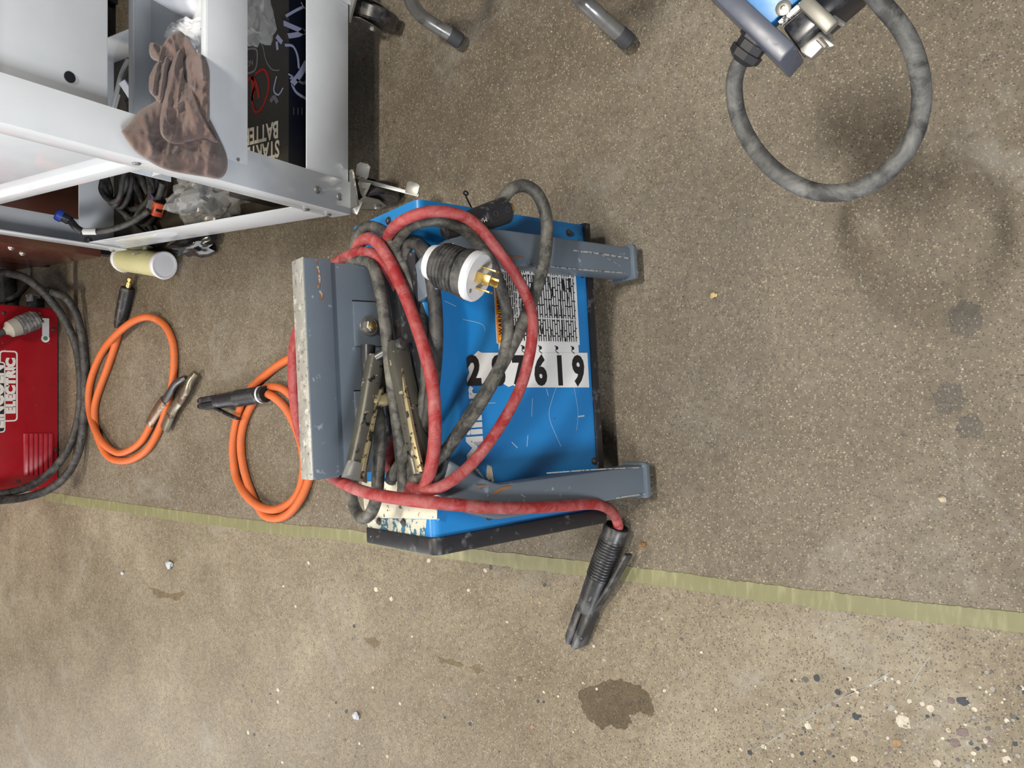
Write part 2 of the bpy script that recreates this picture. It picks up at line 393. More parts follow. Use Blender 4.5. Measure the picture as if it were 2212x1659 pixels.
def rivet(o, ax, r, m, parent, name='rivet'):
    return MB().lathe(o, ax, [(0, r), (r * 0.18, r * 0.97), (r * 0.4, r * 0.7), (r * 0.5, r * 0.3), (r * 0.42, r * 0.25), (r * 0.42, 0.0001)], 14).build(name, m, parent, smooth=50)
def lump(c, r, m, name, parent=None, amp=0.25, fr=3.0, seed=0, sub=2, floor=None, crease=0.0, smooth=60):
    bm = bmesh.new(); bmesh.ops.create_icosphere(bm, subdivisions=sub, radius=1); v = []
    for q in bm.verts:
        k = 1 + amp * noise.noise(q.co * fr + Vector((seed, seed * 2, 0)))
        k += crease * (abs(noise.noise(q.co * fr * 1.7 + Vector((9, seed, 4)))) * 2 - 0.5) + crease * 0.5 * abs(noise.noise(q.co * fr * 4.1 + Vector((2, seed, 7))))
        p = Vector((q.co.x * r[0], q.co.y * r[1], q.co.z * r[2])) * k + Vector(c)
        if floor is not None: p.z = max(p.z, floor)
        v.append(p)
    bm.verts.index_update(); f = [[q.index for q in fc.verts] for fc in bm.faces]; bm.free()
    return mesh_obj(name, v, f, m, parent, smooth=smooth)
X1, Y1, Z1 = Vector((1, 0, 0)), Vector((0, 1, 0)), Vector((0, 0, 1))
# ------------------------------------------------------------------ floor, joint, stains, stones
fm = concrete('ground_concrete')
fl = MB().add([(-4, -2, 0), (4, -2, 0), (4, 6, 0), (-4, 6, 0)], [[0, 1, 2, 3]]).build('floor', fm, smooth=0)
fl['kind'] = 'structure'; fl['label'] = 'worn beige grey concrete floor with fine stones and oil stains'; fl['category'] = 'floor'
# epoxy joint filler, ragged edges
mb = MB(); top = []; n = 420
mids = [(100, 1072), (330, 1106), (600, 1142), (760, 1158), (1000, 1197), (1360, 1240), (1600, 1273), (1820, 1301), (2000, 1322), (2212, 1345)]
mp = spline([zp(x, y) for x, y in mids], 42)
vs = []
for i, q in enumerate(mp):
    t = i / (len(mp) - 1)
    wl = 0.0165 + 0.0022 * noise.noise(Vector((q.y * 22, 0, 1))) + 0.0022 * noise.noise(Vector((q.y * 120, 0, 3)))
    wr = 0.0165 + 0.0030 * noise.noise(Vector((q.y * 17, 5, 1))) + 0.0030 * noise.noise(Vector((q.y * 130, 9, 3)))
    vs += [Vector((q.x - wr, q.y, 0.0)), Vector((q.x - wr + 0.0008, q.y, 0.0011)), Vector((q.x + wl - 0.0008, q.y, 0.0011)), Vector((q.x + wl, q.y, 0.0))]
mb.add(vs, [[4 * i + j, 4 * i + j + 1, 4 * i + j + 5, 4 * i + j + 4] for i in range(len(mp) - 1) for j in range(3)])
jo = mb.build('trim_1', epoxy, smooth=30); jo['kind'] = 'structure'; jo['label'] = 'pale yellow green epoxy joint strip set in the concrete'; jo['category'] = 'trim'
# stains: flat shapes of their own, same concrete soaked darker
oil = concrete('oil_soaked_concrete', (0.42, 0.36, 0.26), 0.12)
oil2 = concrete('damp_concrete', (0.66, 0.58, 0.42), 0.06)
patch = concrete('grey_patch_concrete', (0.66, 0.69, 0.76), 0.0)
rubm = concrete('pale_scuffed_concrete', (1.5, 1.55, 1.65), 0.0)
def stain(pts, m, h=0.0004, rag=3.0, k=6):
    P = []
    for i in range(len(pts)):
        a, b = Vector((*pts[i], 0)), Vector((*pts[(i + 1) % len(pts)], 0))
        for j in range(k):
            q = a.lerp(b, j / k); w = noise.noise(Vector((q.x * 0.09, q.y * 0.09, 2))) * rag + noise.noise(Vector((q.x * 0.3, q.y * 0.3, 5))) * rag * 0.5
            w2 = noise.noise(Vector((q.x * 0.09, q.y * 0.09, 12))) * rag
            P.append(zp(q.x + w, q.y + w2, h))
    return MB().add(P, [list(range(len(P)))]).build('stain', m, fl, smooth=0)
stain([(1250, 1500), (1262, 1484), (1290, 1480), (1318, 1468), (1345, 1470), (1380, 1482), (1400, 1500), (1415, 1530), (1408, 1545), (1372, 1540), (1360, 1545), (1366, 1565), (1350, 1574), (1318, 1568), (1300, 1574), (1275, 1560), (1258, 1535)], oil, rag=8)
stain([(322, 1268), (350, 1278), (372, 1284), (398, 1276), (388, 1298), (364, 1290), (340, 1292)], oil2, rag=5)
stain([(944, 1421), (975, 1425), (1002, 1436), (985, 1441), (950, 1432)], oil2, rag=4)
stain([(1012, 1441), (1035, 1436), (1046, 1450), (1030, 1456)], oil2, rag=4)
stain([(786, 1380), (808, 1376), (820, 1392), (808, 1402)], oil2, rag=4)
stain([(1116, 1462), (1128, 1460), (1128, 1474), (1120, 1474)], oil2, rag=2)
for c_, r_ in (((2050, 862), 36), ((2095, 922), 30), ((2085, 690), 40)):
    stain([(c_[0] + r_ * math.cos(a), c_[1] + r_ * math.sin(a)) for a in [i * math.pi / 4 for i in range(8)]], patch, rag=9)
# scratches in the slab
scr = mat('scratched_concrete', (0.33, 0.31, 0.27), 0.7)
for pts, w in ((((1620, 1625), (1700, 1580), (1790, 1520), (1880, 1478), (1925, 1450)), 0.0013), (((1700, 1583), (1810, 1512), (1905, 1470)), 0.0012), (((1962, 1492), (1985, 1450), (2010, 1418)), 0.0013),
               (((1195, 1530), (1192, 1590), (1186, 1640)), 0.0008), (((1955, 1510), (1990, 1455)), 0.001), (((1960, 1300), (1900, 1400)), 0.0006)):
    Q = spline([zp(*p) for p in pts], 6); mb = MB(); vs = []
    for i, q in enumerate(Q):
        t = (Q[min(i + 1, len(Q) - 1)] - Q[max(0, i - 1)]).normalized(); nn = Vector((-t.y, t.x, 0)) * w * (0.35 + abs(noise.noise(q * 60)) * 1.3)
        vs += [q + nn + Z1 * 0.0003, q - nn + Z1 * 0.0003]
    mb.add(vs, [[2 * i, 2 * i + 1, 2 * i + 3, 2 * i + 2] for i in range(len(Q) - 1)]); mb.build('scratch', scr, fl, smooth=0)
# stones ground flat in the slab
def stone_mat(nm, stops):
    m, t, p = nt(nm); r = t.nodes.new('ShaderNodeObjectInfo').outputs['Random']
    col = ramp(t, r, stops, 'CONSTANT'); col = mixc(t, 1.0, col, ramp(t, noi(t, pos(t), 160, 4), [(0.3, (0.75,) * 3), (0.7, (1.15,) * 3)]), 'MULTIPLY')
    t.links.new(col, p.inputs['Base Color']); p.inputs['Roughness'].default_value = 0.5; return m
stm = stone_mat('ground_stones', [(0.0, (0.035, 0.04, 0.05)), (0.13, (0.10, 0.095, 0.085)), (0.30, (0.20, 0.175, 0.15)), (0.44, (0.17, 0.125, 0.115)), (0.56, (0.50, 0.45, 0.36)), (0.72, (0.30, 0.28, 0.25)), (0.84, (0.55, 0.51, 0.40)), (0.95, (0.30, 0.18, 0.09)), (0.985, (0.34, 0.17, 0.14))])
proto = []
for k in range(7):
    nn = 9; rr = [0.8 + 0.35 * random.random() for _ in range(nn)]; el = 0.6 + 0.4 * random.random()
    a_ = [(math.cos(2 * math.pi * i / nn) * rr[i], math.sin(2 * math.pi * i / nn) * rr[i] * el) for i in range(nn)]
    v = [Vector((x, y, -0.0002)) for x, y in a_] + [Vector((x * 0.9, y * 0.9, 0.0006)) for x, y in a_]
    me = bpy.data.meshes.new('stone'); me.from_pydata(v, [], [list(range(nn, 2 * nn))] + [[i, (i + 1) % nn, nn + (i + 1) % nn, nn + i] for i in range(nn)]); me.materials.append(stm); proto.append(me)
def stone(px, py, rp):
    q = zp(px, py); s = rp / F_PX * (q - CP).dot(FW)
    o = bpy.data.objects.new('stone', random.choice(proto)); COL.objects.link(o); o.parent = fl
    o.location = q - fl.location; o.scale = (s, s, 1); o.rotation_euler = (0, 0, random.random() * 6.28)
for px, py, rp in ((2080, 1515, 14), (1950, 1558, 18), (2094, 1605, 10), (2062, 1605, 12), (2080, 1582, 13), (1925, 1529, 9), (1848, 1548, 9), (1660, 1570, 8), (2055, 1514, 9), (1937, 1605, 11), (2010, 1530, 9), (2025, 1552, 10),
                   (2137, 1598, 8), (1845, 1639, 9), (2025, 1648, 9), (2175, 1640, 10), (1745, 1568, 9), (1764, 1465, 9), (1914, 1466, 7), (1620, 1626, 7), (1648, 1612, 6), (1810, 1495, 7), (1740, 1468, 8),
                   (810, 1320, 6), (897, 1317, 6), (845, 1294, 6), (1012, 1275, 5), (1048, 1232, 6), (1060, 1226, 6), (804, 1256, 6), (812, 1273, 6), (926, 1211, 6), (1540, 637, 6), (1380, 481, 8), (1440, 410, 6), (1500, 520, 5)):
    stone(px, py, rp)
for _ in range(175):
    u_ = random.random() ** 0.7; v_ = random.random() ** 0.7
    px, py = 1560 + 660 * u_, 1440 + 215 * v_
    stone(px, py, 2.6 + 5.2 * random.random() ** 2 * (0.4 + 0.6 * u_))
for _ in range(84):
    px, py = 500 + 1050 * random.random(), 1210 + 440 * random.random()
    stone(px, py, 2.4 + 3.0 * random.random())
# crumbs lying about
def crumb(px, py, r, m, label, name='concrete_crumb', cat='debris', sd=1):
    q = zp(px, py); s = r / F_PX * (q - CP).dot(FW)
    return tag(lump(q + Z1 * s * 0.45, (s, s, s * 0.6), m, name, amp=0.7, fr=1.7, seed=sd, floor=0.0), label, cat)
crumb(369, 1219, 9, bitm, 'pale grey crumb of cement on the floor below the orange coils', sd=3)
crumb(772, 1545, 9, bitm, 'pale grey crumb of cement near the lower edge of the picture', sd=5)
crumb(266, 1238, 4, bitm, 'tiny grey crumb left of the larger cement crumb', sd=8)
crumb(2036, 1078, 7, mat('straw_bit', (0.45, 0.38, 0.27), 0.8), 'short tan straw bit on the bare floor at the right', 'straw_bit', sd=9)
crumb(1542, 637, 7, tanbit, 'pale yellow seed on the bare floor right of the blue welder', 'seed', sd=11)
crumb(785, 131, 3, printr, 'tiny red plastic chip on the floor beside the white cart', 'plastic_chip', sd=12)
crumb(1392, 1176, 6, mat('leaf_bit', (0.22, 0.10, 0.03), 0.8), 'brown leaf scrap beside the black electrode holder', 'leaf_scrap', sd=14)

# ------------------------------------------------------------------ blue welder in a grey carrying frame
wl = thing('blue_welder', L(0, 0, MD * 0.5) * 1.0, 'blue inverter welder in a grey steel frame, tilted back, wrapped in cables', 'welder')
wl.location.z = 0.0
r_ = 0.016
prof = [(0.0, 0.014)] + [(0.0 + r_ - r_ * math.cos(a), MH - r_ + r_ * math.sin(a)) for a in [i * math.pi / 16 for i in range(9)]] + \
       [(MD - r_ + r_ * math.sin(a), MH - r_ + r_ * math.cos(a)) for a in [i * math.pi / 16 for i in range(9)]] + [(MD, 0.014)]
body = MB().prism(prof, L(-MW / 2 + 0.026, 0, 0), MB_, MV, MU, MW - 0.026).build('housing', blue, wl, smooth=30)
body['label'] = 'blue painted sheet metal housing'
bp = [(-0.007, 0.0), (-0.007, MH * 0.97)] + [(-0.007 + 0.02 - 0.02 * math.cos(a), MH - 0.015 + 0.02 * math.sin(a)) for a in [i * math.pi / 10 for i in range(1, 6)]] + [(MD - 0.01, MH + 0.004), (MD + 0.004, MH - 0.012), (MD + 0.004, 0)]
pan = MB().prism(bp, L(-MW / 2 - 0.002, 0, 0), MB_, MV, MU, 0.03).build('end_panel', blackp, wl, smooth=30, bevel=0.003); pan['label'] = 'black plastic end panel'
base = MB().lbox(-MW / 2 + 0.004, MW / 2 + 0.004, -0.001, 0.016, -0.006, MD + 0.004).build('base_tray', blackp, wl, bevel=0.002); base['label'] = 'black base tray'
for px, py in ((1257, 593), (1283, 996), (1228, 503), (1056, 1115)): hexbolt(A(px, py), -MB_, 0.0055, 0.005, darksteel, wl, washer=0.0075)
for px, py in ((820, 1126), (873, 1128), (840, 477)): hexbolt(B(px, py), MV, 0.0055, 0.005, darksteel, wl, washer=0.0075)
# louvred dark opening behind the cables at the top and scratches
scratchm = mat('bare_scratch', (0.42, 0.55, 0.68), 0.4)
for pts, w in ((((1215, 800), (1190, 870), (1187, 905), (1205, 950), (1212, 965)), 0.0011), (((1240, 838), (1248, 890), (1245, 930)), 0.0009), (((1150, 860), (1148, 900)), 0.0012), (((1140, 940), (1138, 965)), 0.0016), (((1070, 870), (1040, 872)), 0.001),
               (((1000, 690), (1040, 700), (1048, 715)), 0.0008), (((960, 650), (985, 662)), 0.001), (((1180, 840), (1184, 855)), 0.0016), (((1105, 955), (1118, 968)), 0.0018), (((1248, 900), (1262, 898)), 0.003)):
    ribbon([ab(*p) for p in pts], w, L(0, 0, -0.0002), MU, MV, 0.0003).build('scratch', scratchm, wl, smooth=0)
# warning label: white sheet, orange headings, black text blocks
a0, b1 = ab(1073, 742); a1, _ = ab(1060, 545); _, b0 = ab(1247, 660)
lab = MB().prism([(a0, b0), (a1, b0), (a1, b1), (a0, b1)], L(0, 0, -0.0003), MU, MV, -MB_, 0.0003).build('warning_label', white, wl, smooth=0)
lab['label'] = 'white warning label with orange headings and black text columns'
hw = (b1 - b0)
am = a0 + (a1 - a0) * 0.30; at_ = a0 + (a1 - a0) * 0.80
for x0, x1 in ((a0 + 0.001, am - 0.001), (am + 0.001, at_ - 0.001), (at_ + 0.001, a1 - 0.001)):
    MB().prism([(x0, b1 - 0.017), (x1, b1 - 0.017), (x1, b1 - 0.001), (x0, b1 - 0.001)], L(0, 0, -0.0008), MU, MV, -MB_, 0.0002).build('orange_heading', orangel, lab, smooth=0)
for s_, x_, sz, sx_ in (('WARNING', a0 + 0.016, 0.0135, 0.9), ('AVERTISSEMENT', am + 0.014, 0.0135, 0.9)):
    text(s_, sz, L(x_, b1 - 0.0140, -0.0012), MU, MV, inkb, lab, bold=0.0003, sx=sx_, spacing=1.15)
for x_ in (a0 + 0.004, am + 0.003):
    MB().prism([(0, 0), (0.010, 0), (0.005, 0.009)], L(x_, b1 - 0.0135, -0.0011), MU, MV, -MB_, 0.0002).build('warning_triangle', yellowl, lab, smooth=0)
tp = small_print('label_small_print', MU, MV, (0.012, 0.012, 0.013), (0.74, 0.74, 0.74), 0.0062, 0.030, 0.0013, 110)
tp2 = small_print('label_dense_print', MU, MV, (0.74, 0.74, 0.74), (0.02, 0.02, 0.022), 0.0048, 0.022, 0.0012, 110)
rows = 5; rh = (hw - 0.024) / rows
for i in range(rows):
    y1_ = b1 - 0.0195 - i * rh
    for x0, x1 in ((a0 + 0.006, am - 0.001), (am + 0.001, at_ - 0.001), (at_ + 0.001, a1 - 0.002)):
        MB().prism([(x0, y1_ - rh + 0.0014), (x1, y1_ - rh + 0.0014), (x1, y1_), (x0, y1_)], L(0, 0, -0.0007), MU, MV, -MB_, 0.0002).build('text_block', tp2 if (i == 0 or x0 > at_) else tp, lab, smooth=0)
# row of safety drawings under the text and the white strip beside the number
q0 = ab(1085, 752); q1 = ab(1248, 733)
pic = MB().prism([(a0 - 0.022, b0 + 0.004), (a0 + 0.004, b0 + 0.004), (a0 + 0.004, b1 - 0.004), (a0 - 0.022, b1 - 0.004)], L(0, 0, -0.0005), MU, MV, -MB_, 0.0003).build('symbol_strip', white, wl, smooth=0)
for i in range(4):
    yy = b0 + 0.014 + i * rh * 1.15
    MB().lathe(L(a0 - 0.007, yy + 0.006, -0.0010), -MB_, [(0, 0.0036), (0.0002, 0.0036)], 10).build('symbol', inkb, pic, smooth=0)
    ribbon([(a0 - 0.018, yy + 0.002), (a0 - 0.012, yy + 0.010), (a0 - 0.006, yy + 0.004), (a0 - 0.003, yy + 0.012)], 0.0016, L(0, 0, -0.0008), MU, MV, 0.0005).build('symbol', inkb, pic, smooth=0)
# number sticker 287619, torn at its first digits
st_pts = [(1268, 762), (1040, 762), (1032, 758), (1022, 768), (1012, 775), (1010, 790), (1013, 805), (1007, 818), (1010, 833), (1030, 830), (1060, 826), (1080, 825), (1098, 836), (1108, 832), (1115, 837), (1272, 837)]
sti = MB().prism([ab(*p) for p in st_pts][::-1], L(0, 0, -0.0009), MU, MV, -MB_, 0.0003).build('number_sticker', white, wl, smooth=0)
for ch, cx in (('2', 1024), ('8', 1077), ('7', 1121), ('6', 1168), ('1', 1210), ('9', 1250)):
    a_, b_ = ab(cx, 829); a2, _ = ab(cx, 769)
    text(ch, (a2 - a_) * 1.40, L(a_, b_, -0.0014), -MV, MU, inkb, sti, name='digit', bold=0.0036, sx=0.84, align='CENTER', h=0.0002)
# maker's lettering and emblem
a_, b_ = ab(1043, 992); a2, b2 = ab(1007, 992)
text('Miller', (b2 - b_) * 1.36, L(a_, b_, -0.0006), MU, MV, white, wl, bold=0.0019, sx=1.12, h=0.0003)
em = [ab(*p) for p in ((1068, 1050), (1062, 1008), (1052, 1004), (1050, 1030), (1018, 1000), (1004, 1008), (1000, 1022), (1040, 1050))]
MB().prism(em, L(0, 0, -0.0003), MU, MV, -MB_, 0.0003).build('emblem', cream, wl, smooth=0)
for k in (0, 1):
    p_ = ab(1022 + k * 14, 1015); q_ = ab(1052 + k * 6, 1046)
    ribbon([p_, ((p_[0] + q_[0]) / 2, (p_[1] + q_[1]) / 2), q_], 0.005, L(0, 0, -0.0008), MU, MV, 0.0002).build('emblem_stripe', blue, wl, smooth=0)
# old peeling label on top
def bl(px, py): a, b, c = loc3(B(px, py)); return a, c
lp = [bl(*p) for p in ((782, 1040), (790, 1118), (944, 1122), (946, 1062), (880, 1040))]
pl_ = MB().prism(lp, L(0, MH + 0.0002, 0), MU, MB_, MV, 0.0003).build('peeling_label', cream, wl, smooth=0); pl_['label'] = 'stained cream label peeling off the top'
MB().prism([bl(*p) for p in ((790, 1119), (796, 1152), (918, 1160), (922, 1122))], L(0, MH + 0.0002, 0), MU, MB_, MV, 0.0003).build('flaked_paint', peel, wl, smooth=0)
# grey carrying frame: two legs with feet, arms over the top, plate with a bar as handle
for s_ in (-1, 1):
    ca = 0.222 * s_
    zf = -0.0786 / math.cos(TILT)
    path = [L(ca, zf + 0.014, -0.034), L(ca, 0.10, -0.034), L(ca, 0.28, -0.034), L(ca - 0.003 * s_, 0.325, -0.034), L(ca - 0.020 * s_, 0.365, -0.033), L(ca - 0.044 * s_, 0.398, -0.026), L(ca - 0.062 * s_, 0.414, -0.004), L(ca - 0.070 * s_, 0.4165, 0.03), L(ca - 0.070 * s_, 0.4165, 0.07)]
    w, d = 0.030, 0.025
    mb = MB(); Q = spline(path, 5); vs = []
    for i, q in enumerate(Q):
        t = (Q[min(i + 1, len(Q) - 1)] - Q[max(0, i - 1)]).normalized(); n1 = MU - t * MU.dot(t); n1.normalize(); n2 = t.cross(n1)
        kk = i / (len(Q) - 1); ks = 1 - 0.84 * max(0, min(1, (kk - 0.45) / 0.3))
        for x, y in rrect(-w, -d, w, d, 0.005, 2): vs.append(q + n1 * x + n2 * y * ks)
    m_ = 12
    mb.add(vs, [[i * m_ + j, i * m_ + (j + 1) % m_, (i + 1) * m_ + (j + 1) % m_, (i + 1) * m_ + j] for i in range(len(Q) - 1) for j in range(m_)] + [list(range(m_))[::-1], [(len(Q) - 1) * m_ + j for j in range(m_)]])
    leg = mb.build('leg', greyp, wl, smooth=35); leg['label'] = 'slate grey steel frame leg'
    # recessed channel line and foot plate
    foot = MB().prism(rrect(-0.036, -0.034, 0.036, 0.034, 0.006, 2), L(ca, zf + 0.026, -0.034), MU, MB_, -MV, 0.012)
    fz = [Vector((q.x, q.y, max(q.z, 0.0))) for q in foot.v]; foot.v = fz
    foot.build('foot', greyp, leg, smooth=30, bevel=0.002)
pc = 0.128
deck = MB().lbox(-0.165, 0.212, MH + 0.0008, MH + 0.0075, 0.004, pc + 0.004).build('deck_plate', blackp, wl, bevel=0.001); deck['label'] = 'dark deck plate on top of the housing'
zb = MH + 0.001
plate = MB().lbox(-0.163, 0.208, zb, MH + 0.130, pc, pc + 0.005).build('handle_plate', greyp, wl, bevel=0.001); plate['label'] = 'slate grey upright handle plate'
bar = MB().prism(rrect(-0.166, 0.0, 0.212, 0.050, 0.006, 3), L(0, MH + 0.104, pc - 0.006), MU, MV, MB_, 0.046).build('handle_bar', greyp, wl, smooth=30, bevel=0.0015)
edge = MB().lbox(-0.166, 0.212, MH + 0.1525, MH + 0.1555, pc - 0.004, pc + 0.040).build('bar_top_edge', galv, bar, bevel=0.0008); edge['label'] = 'worn bare metal top edge of the handle bar'
chip = mat('rust_chip', (0.30, 0.13, 0.05), 0.6, 0.3, wear=[((0.45, 0.42, 0.36), 120, 0.5, 0.05)])
for pts in (((686, 575), (690, 600), (688, 622)), ((690, 628), (697, 640), (690, 646)), ((683, 560), (684, 570))):
    Pq = [loc3(plane(x, y, L(0, 0, pc - 0.0064), MB_)) for x, y in pts]
    ribbon([(p[0], p[1]) for p in Pq], 0.004, L(0, 0, pc - 0.0062), MU, MV, 0.0004).build('paint_chip', chip, bar, smooth=0)
chipw = mat('bare_chip', (0.42, 0.43, 0.44), 0.45, 0.3, wear=[((0.12, 0.14, 0.17), 150, 0.52, 0.05)])
rustm = mat('rust_streak', (0.24, 0.10, 0.035), 0.7, 0.0, wear=[((0.13, 0.14, 0.16), 110, 0.50, 0.06)])
for pts, w, m_ in ((((1238, 541), (1300, 549), (1368, 560)), 0.0035, chipw), (((1150, 572), (1250, 582), (1350, 590)), 0.0028, chipw), (((1075, 551), (1130, 556)), 0.003, rustm), (((1065, 1066), (1085, 1056), (1105, 1053)), 0.006, rustm),
                   (((1030, 1052), (1050, 1050)), 0.004, rustm), (((1330, 1076), (1370, 1070), (1400, 1066)), 0.003, chipw), (((1180, 1022), (1290, 1014), (1380, 1010)), 0.0022, chipw), (((1125, 1068), (1140, 1078)), 0.0016, chipw), (((1290, 545), (1325, 566), (1340, 575)), 0.0012, chipw)):
    ribbon([ab(x, y, 0.0590) for x, y in pts], w, L(0, 0, -0.0590), MU, MV, 0.0006).build('paint_chip', m_, wl, smooth=0)
def PL(px, py, off=0.0): return plane(px, py, L(0, 0, pc - off), MB_)
for (x0, y0, x1, y1) in ((765, 655, 838, 748), (768, 843, 850, 930)):
    p_, q_ = loc3(PL(x0, y1)), loc3(PL(x1, y0))
    MB().lbox(p_[0], q_[0], q_[1], p_[1], pc - 0.004, pc + 0.001).build('mounting_pad', greyp, plate, bevel=0.0015)
    MB().lbox(q_[0], q_[0] + 0.002, q_[1], p_[1], pc - 0.0006, pc + 0.002).build('slot', blackm, plate)
for px, py, sc in ((796, 705, 1.0), (830, 632, 0.8), (786, 889, 0.9)):
    o_ = PL(px, py, 0.004)
    wsh = MB().lathe(o_, -MB_, [(0, 0.0175 * sc), (0.003, 0.017 * sc), (0.0032, 0.012 * sc)], 20).build('washer', steel, plate, smooth=30)
    MB().lathe(o_, -MB_, [(0.003, 0.011 * sc), (0.012, 0.011 * sc), (0.0135, 0.009 * sc)], 6).build('nut', steel, wsh, smooth=20)
    MB().lathe(o_, -MB_, [(0.01, 0.006 * sc), (0.020, 0.006 * sc), (0.021, 0.004 * sc)], 12).build('stud', brass, wsh, smooth=30)
# ------------------------------------------------------------------ cables wound on the blue welder
def D(pts): return [drape(x, y, d) for x, y, d in pts]
def P_(px, py, c, extra=None): return plane(px, py, L(0, 0, c), MB_)
rc = 0.0098
red = thing('red_welding_cable', A(1000, 1090, 0.03), 'red welding cable coiled around the blue welder, ending in a black electrode holder', 'cable')
red.location.z = 0
mb = MB()
# outer loop hanging in front of the housing
mb.tube([B(820, 560, -0.005), B(838, 510, 0.02)] + D([(862, 482, .055), (905, 462, .075), (960, 457, .085), (1020, 478, .092), (1075, 540, .095), (1128, 620, .095), (1151, 700, .095), (1132, 815, .09), (1088, 908, .082), (1025, 995, .07), (965, 1045, .055), (915, 1060, .04)]) + [B(880, 1045, 0.012)], rc)
# strand laid across the plate
mb.tube([P_(768, 560, pc + .03), P_(775, 528, pc + .005), P_(803, 516, pc - .04)] + [P_(838, 556, pc - .07), P_(876, 640, pc - .115), P_(912, 740, pc - .155), P_(934, 830, pc - .175), P_(940, 930, pc - .175), P_(932, 1005, pc - .165), P_(916, 1055, pc - .15), P_(896, 1075, pc - .12), P_(880, 1060, pc - .08)], rc * 1.12)
# strand behind the bar, round the end and off to the electrode holder
mb.tube([P_(838, 1020, pc - .03), P_(851, 960, pc - .04), P_(878, 888, pc - .05), P_(897, 790, pc - .055), P_(890, 715, pc - .055), P_(862, 630, pc - .05), P_(838, 582, pc - .045), P_(800, 548, pc - .03), P_(757, 552, pc + .015), P_(716, 580, pc + .05),
         P_(672, 650, pc + .06), P_(641, 730, pc + .06), P_(635, 820, pc + .06), P_(647, 920, pc + .06), P_(676, 990, pc + .055), P_(722, 1032, pc + .03), P_(785, 1062, pc - .04), P_(870, 1078, pc - .135)] +
        D([(960, 1088, .062), (1080, 1097, .070), (1200, 1094, .068), (1268, 1089, .060)]) + [A(1300, 1092, .05), zp(1324, 1108, .066), zp(1335, 1132, .044), zp(1333, 1150, .034)], rc * 1.1)
mb.build('cable', redk, red, smooth=60)
def holder(root, mouth, tip, r, m, lever_dir, lever_at=0.62, name='electrode_holder', lever_end=(0.13, 1.75), jaw=0.30):
    """stick welding electrode holder: ribbed grip, tapering head, two jaws, spring lever"""
    ax = (tip - mouth).normalized(); ln = (tip - mouth).length; ld = (lever_dir - ax * lever_dir.dot(ax)).normalized(); sd = ax.cross(ld)
    prof = [(0, r * 0.82), (0, r), (0.004, r * 1.04), (ln * 0.09, r)]
    nrib = 14; g0, g1 = ln * 0.10, ln * 0.42
    for i in range(nrib):
        q = g0 + (g1 - g0) * i / nrib; st = (g1 - g0) / nrib
        prof += [(q, r * 1.0), (q + st * 0.35, r * 1.04), (q + st * 0.6, r * 1.04), (q + st * 0.8, r * 0.94)]
    prof += [(g1, r * 0.98), (ln * 0.52, r * 0.96), (ln * (1 - jaw), r * 0.90)]
    grip = MB().lathe(mouth, ax, prof, 22).build('grip', m, root, smooth=30)
    # open mouth of the grip
    MB().lathe(mouth - ax * 0.0006, ax, [(0, r * 0.86), (0.0012, r * 0.86)], 20).build('mouth', mat('dark_hollow', (0.004, 0.004, 0.004), 0.9), grip, smooth=0)
    j0 = ln * (1 - jaw) - 0.006
    for s_ in (1, -1):
        o = mouth + ax * j0 + ld * (r * 0.36 * s_)
        pts = [(0, -r * 0.33), (ln - j0 - 0.004, -r * 0.33), (ln - j0, -r * 0.2), (ln - j0, r * 0.12), (ln - j0 - 0.012, r * 0.42), (0, r * 0.46)]
        pts = [(x, y * s_) for x, y in pts]
        jw = MB().prism(pts, o - sd * r * 0.62, ax, ld, sd, r * 1.24).build('jaw', m, root, smooth=30, bevel=0.003)
        if s_ == -1:
            for k in (0.25, 0.72):
                MB().lathe(o + ax * (ln - j0) * k - ld * r * 0.36 * 1.0 + sd * 0, -ld, [(-0.001, r * 0.30), (0.0015, r * 0.30), (0.0016, r * 0.2), (-0.001, r * 0.2)], 14).build('jaw_screw', darksteel, jw, smooth=30)
    l0 = mouth + ax * ln * lever_at + ld * r * 0.5; l1 = mouth + ax * ln * lever_end[0] + ld * r * lever_end[1]
    lv = [l0 - ax * -0.02, l0 + (l1 - l0) * 0.3 + ld * r * 0.28, l0 + (l1 - l0) * 0.6 + ld * r * 0.2, l1]
    mbv = MB(); Q = spline(lv, 4); vs = []
    for i, q in enumerate(Q):
        for x, y in ((-r * 0.42, -r * 0.12), (r * 0.42, -r * 0.12), (r * 0.42, r * 0.2), (-r * 0.42, r * 0.2)): vs.append(q + sd * x + ld * y)
    mbv.add(vs, [[4 * i + j, 4 * i + (j + 1) % 4, 4 * i + 4 + (j + 1) % 4, 4 * i + 4 + j] for i in range(len(Q) - 1) for j in range(4)] + [[3, 2, 1, 0], [4 * len(Q) - 4 + j for j in range(4)]])
    mbv.build('lever', m, root, smooth=30, bevel=0.0015)
    return grip
hp = bpy.data.objects.new('electrode_holder', None); COL.objects.link(hp); hp.parent = red
hp['label'] = 'black electrode holder with ribbed grip lying on the floor'
holder(hp, zp(1333, 1137, .032), zp(1241, 1394, .022), 0.0268, holderm, Vector((0.05, -1, 0.25)), jaw=0.30)

bk = thing('black_work_cable', B(850, 800, 0.0), 'dusty black welding cable with a steel ground clamp, wound on the blue welder', 'cable')
bk.location.z = 0
mb = MB()
# inner dusty loop in front
mb.tube([B(850, 560, 0.0), B(868, 508, 0.015)] + D([(895, 484, .045), (945, 476, .06), (1005, 497, .07), (1055, 556, .072), (1086, 635, .072), (1097, 712, .072), (1080, 795, .068), (1035, 878, .058), (985, 945, .045), (945, 990, .03), (905, 1030, .02)]) + [B(870, 1040, 0.0)], rc * 1.06)
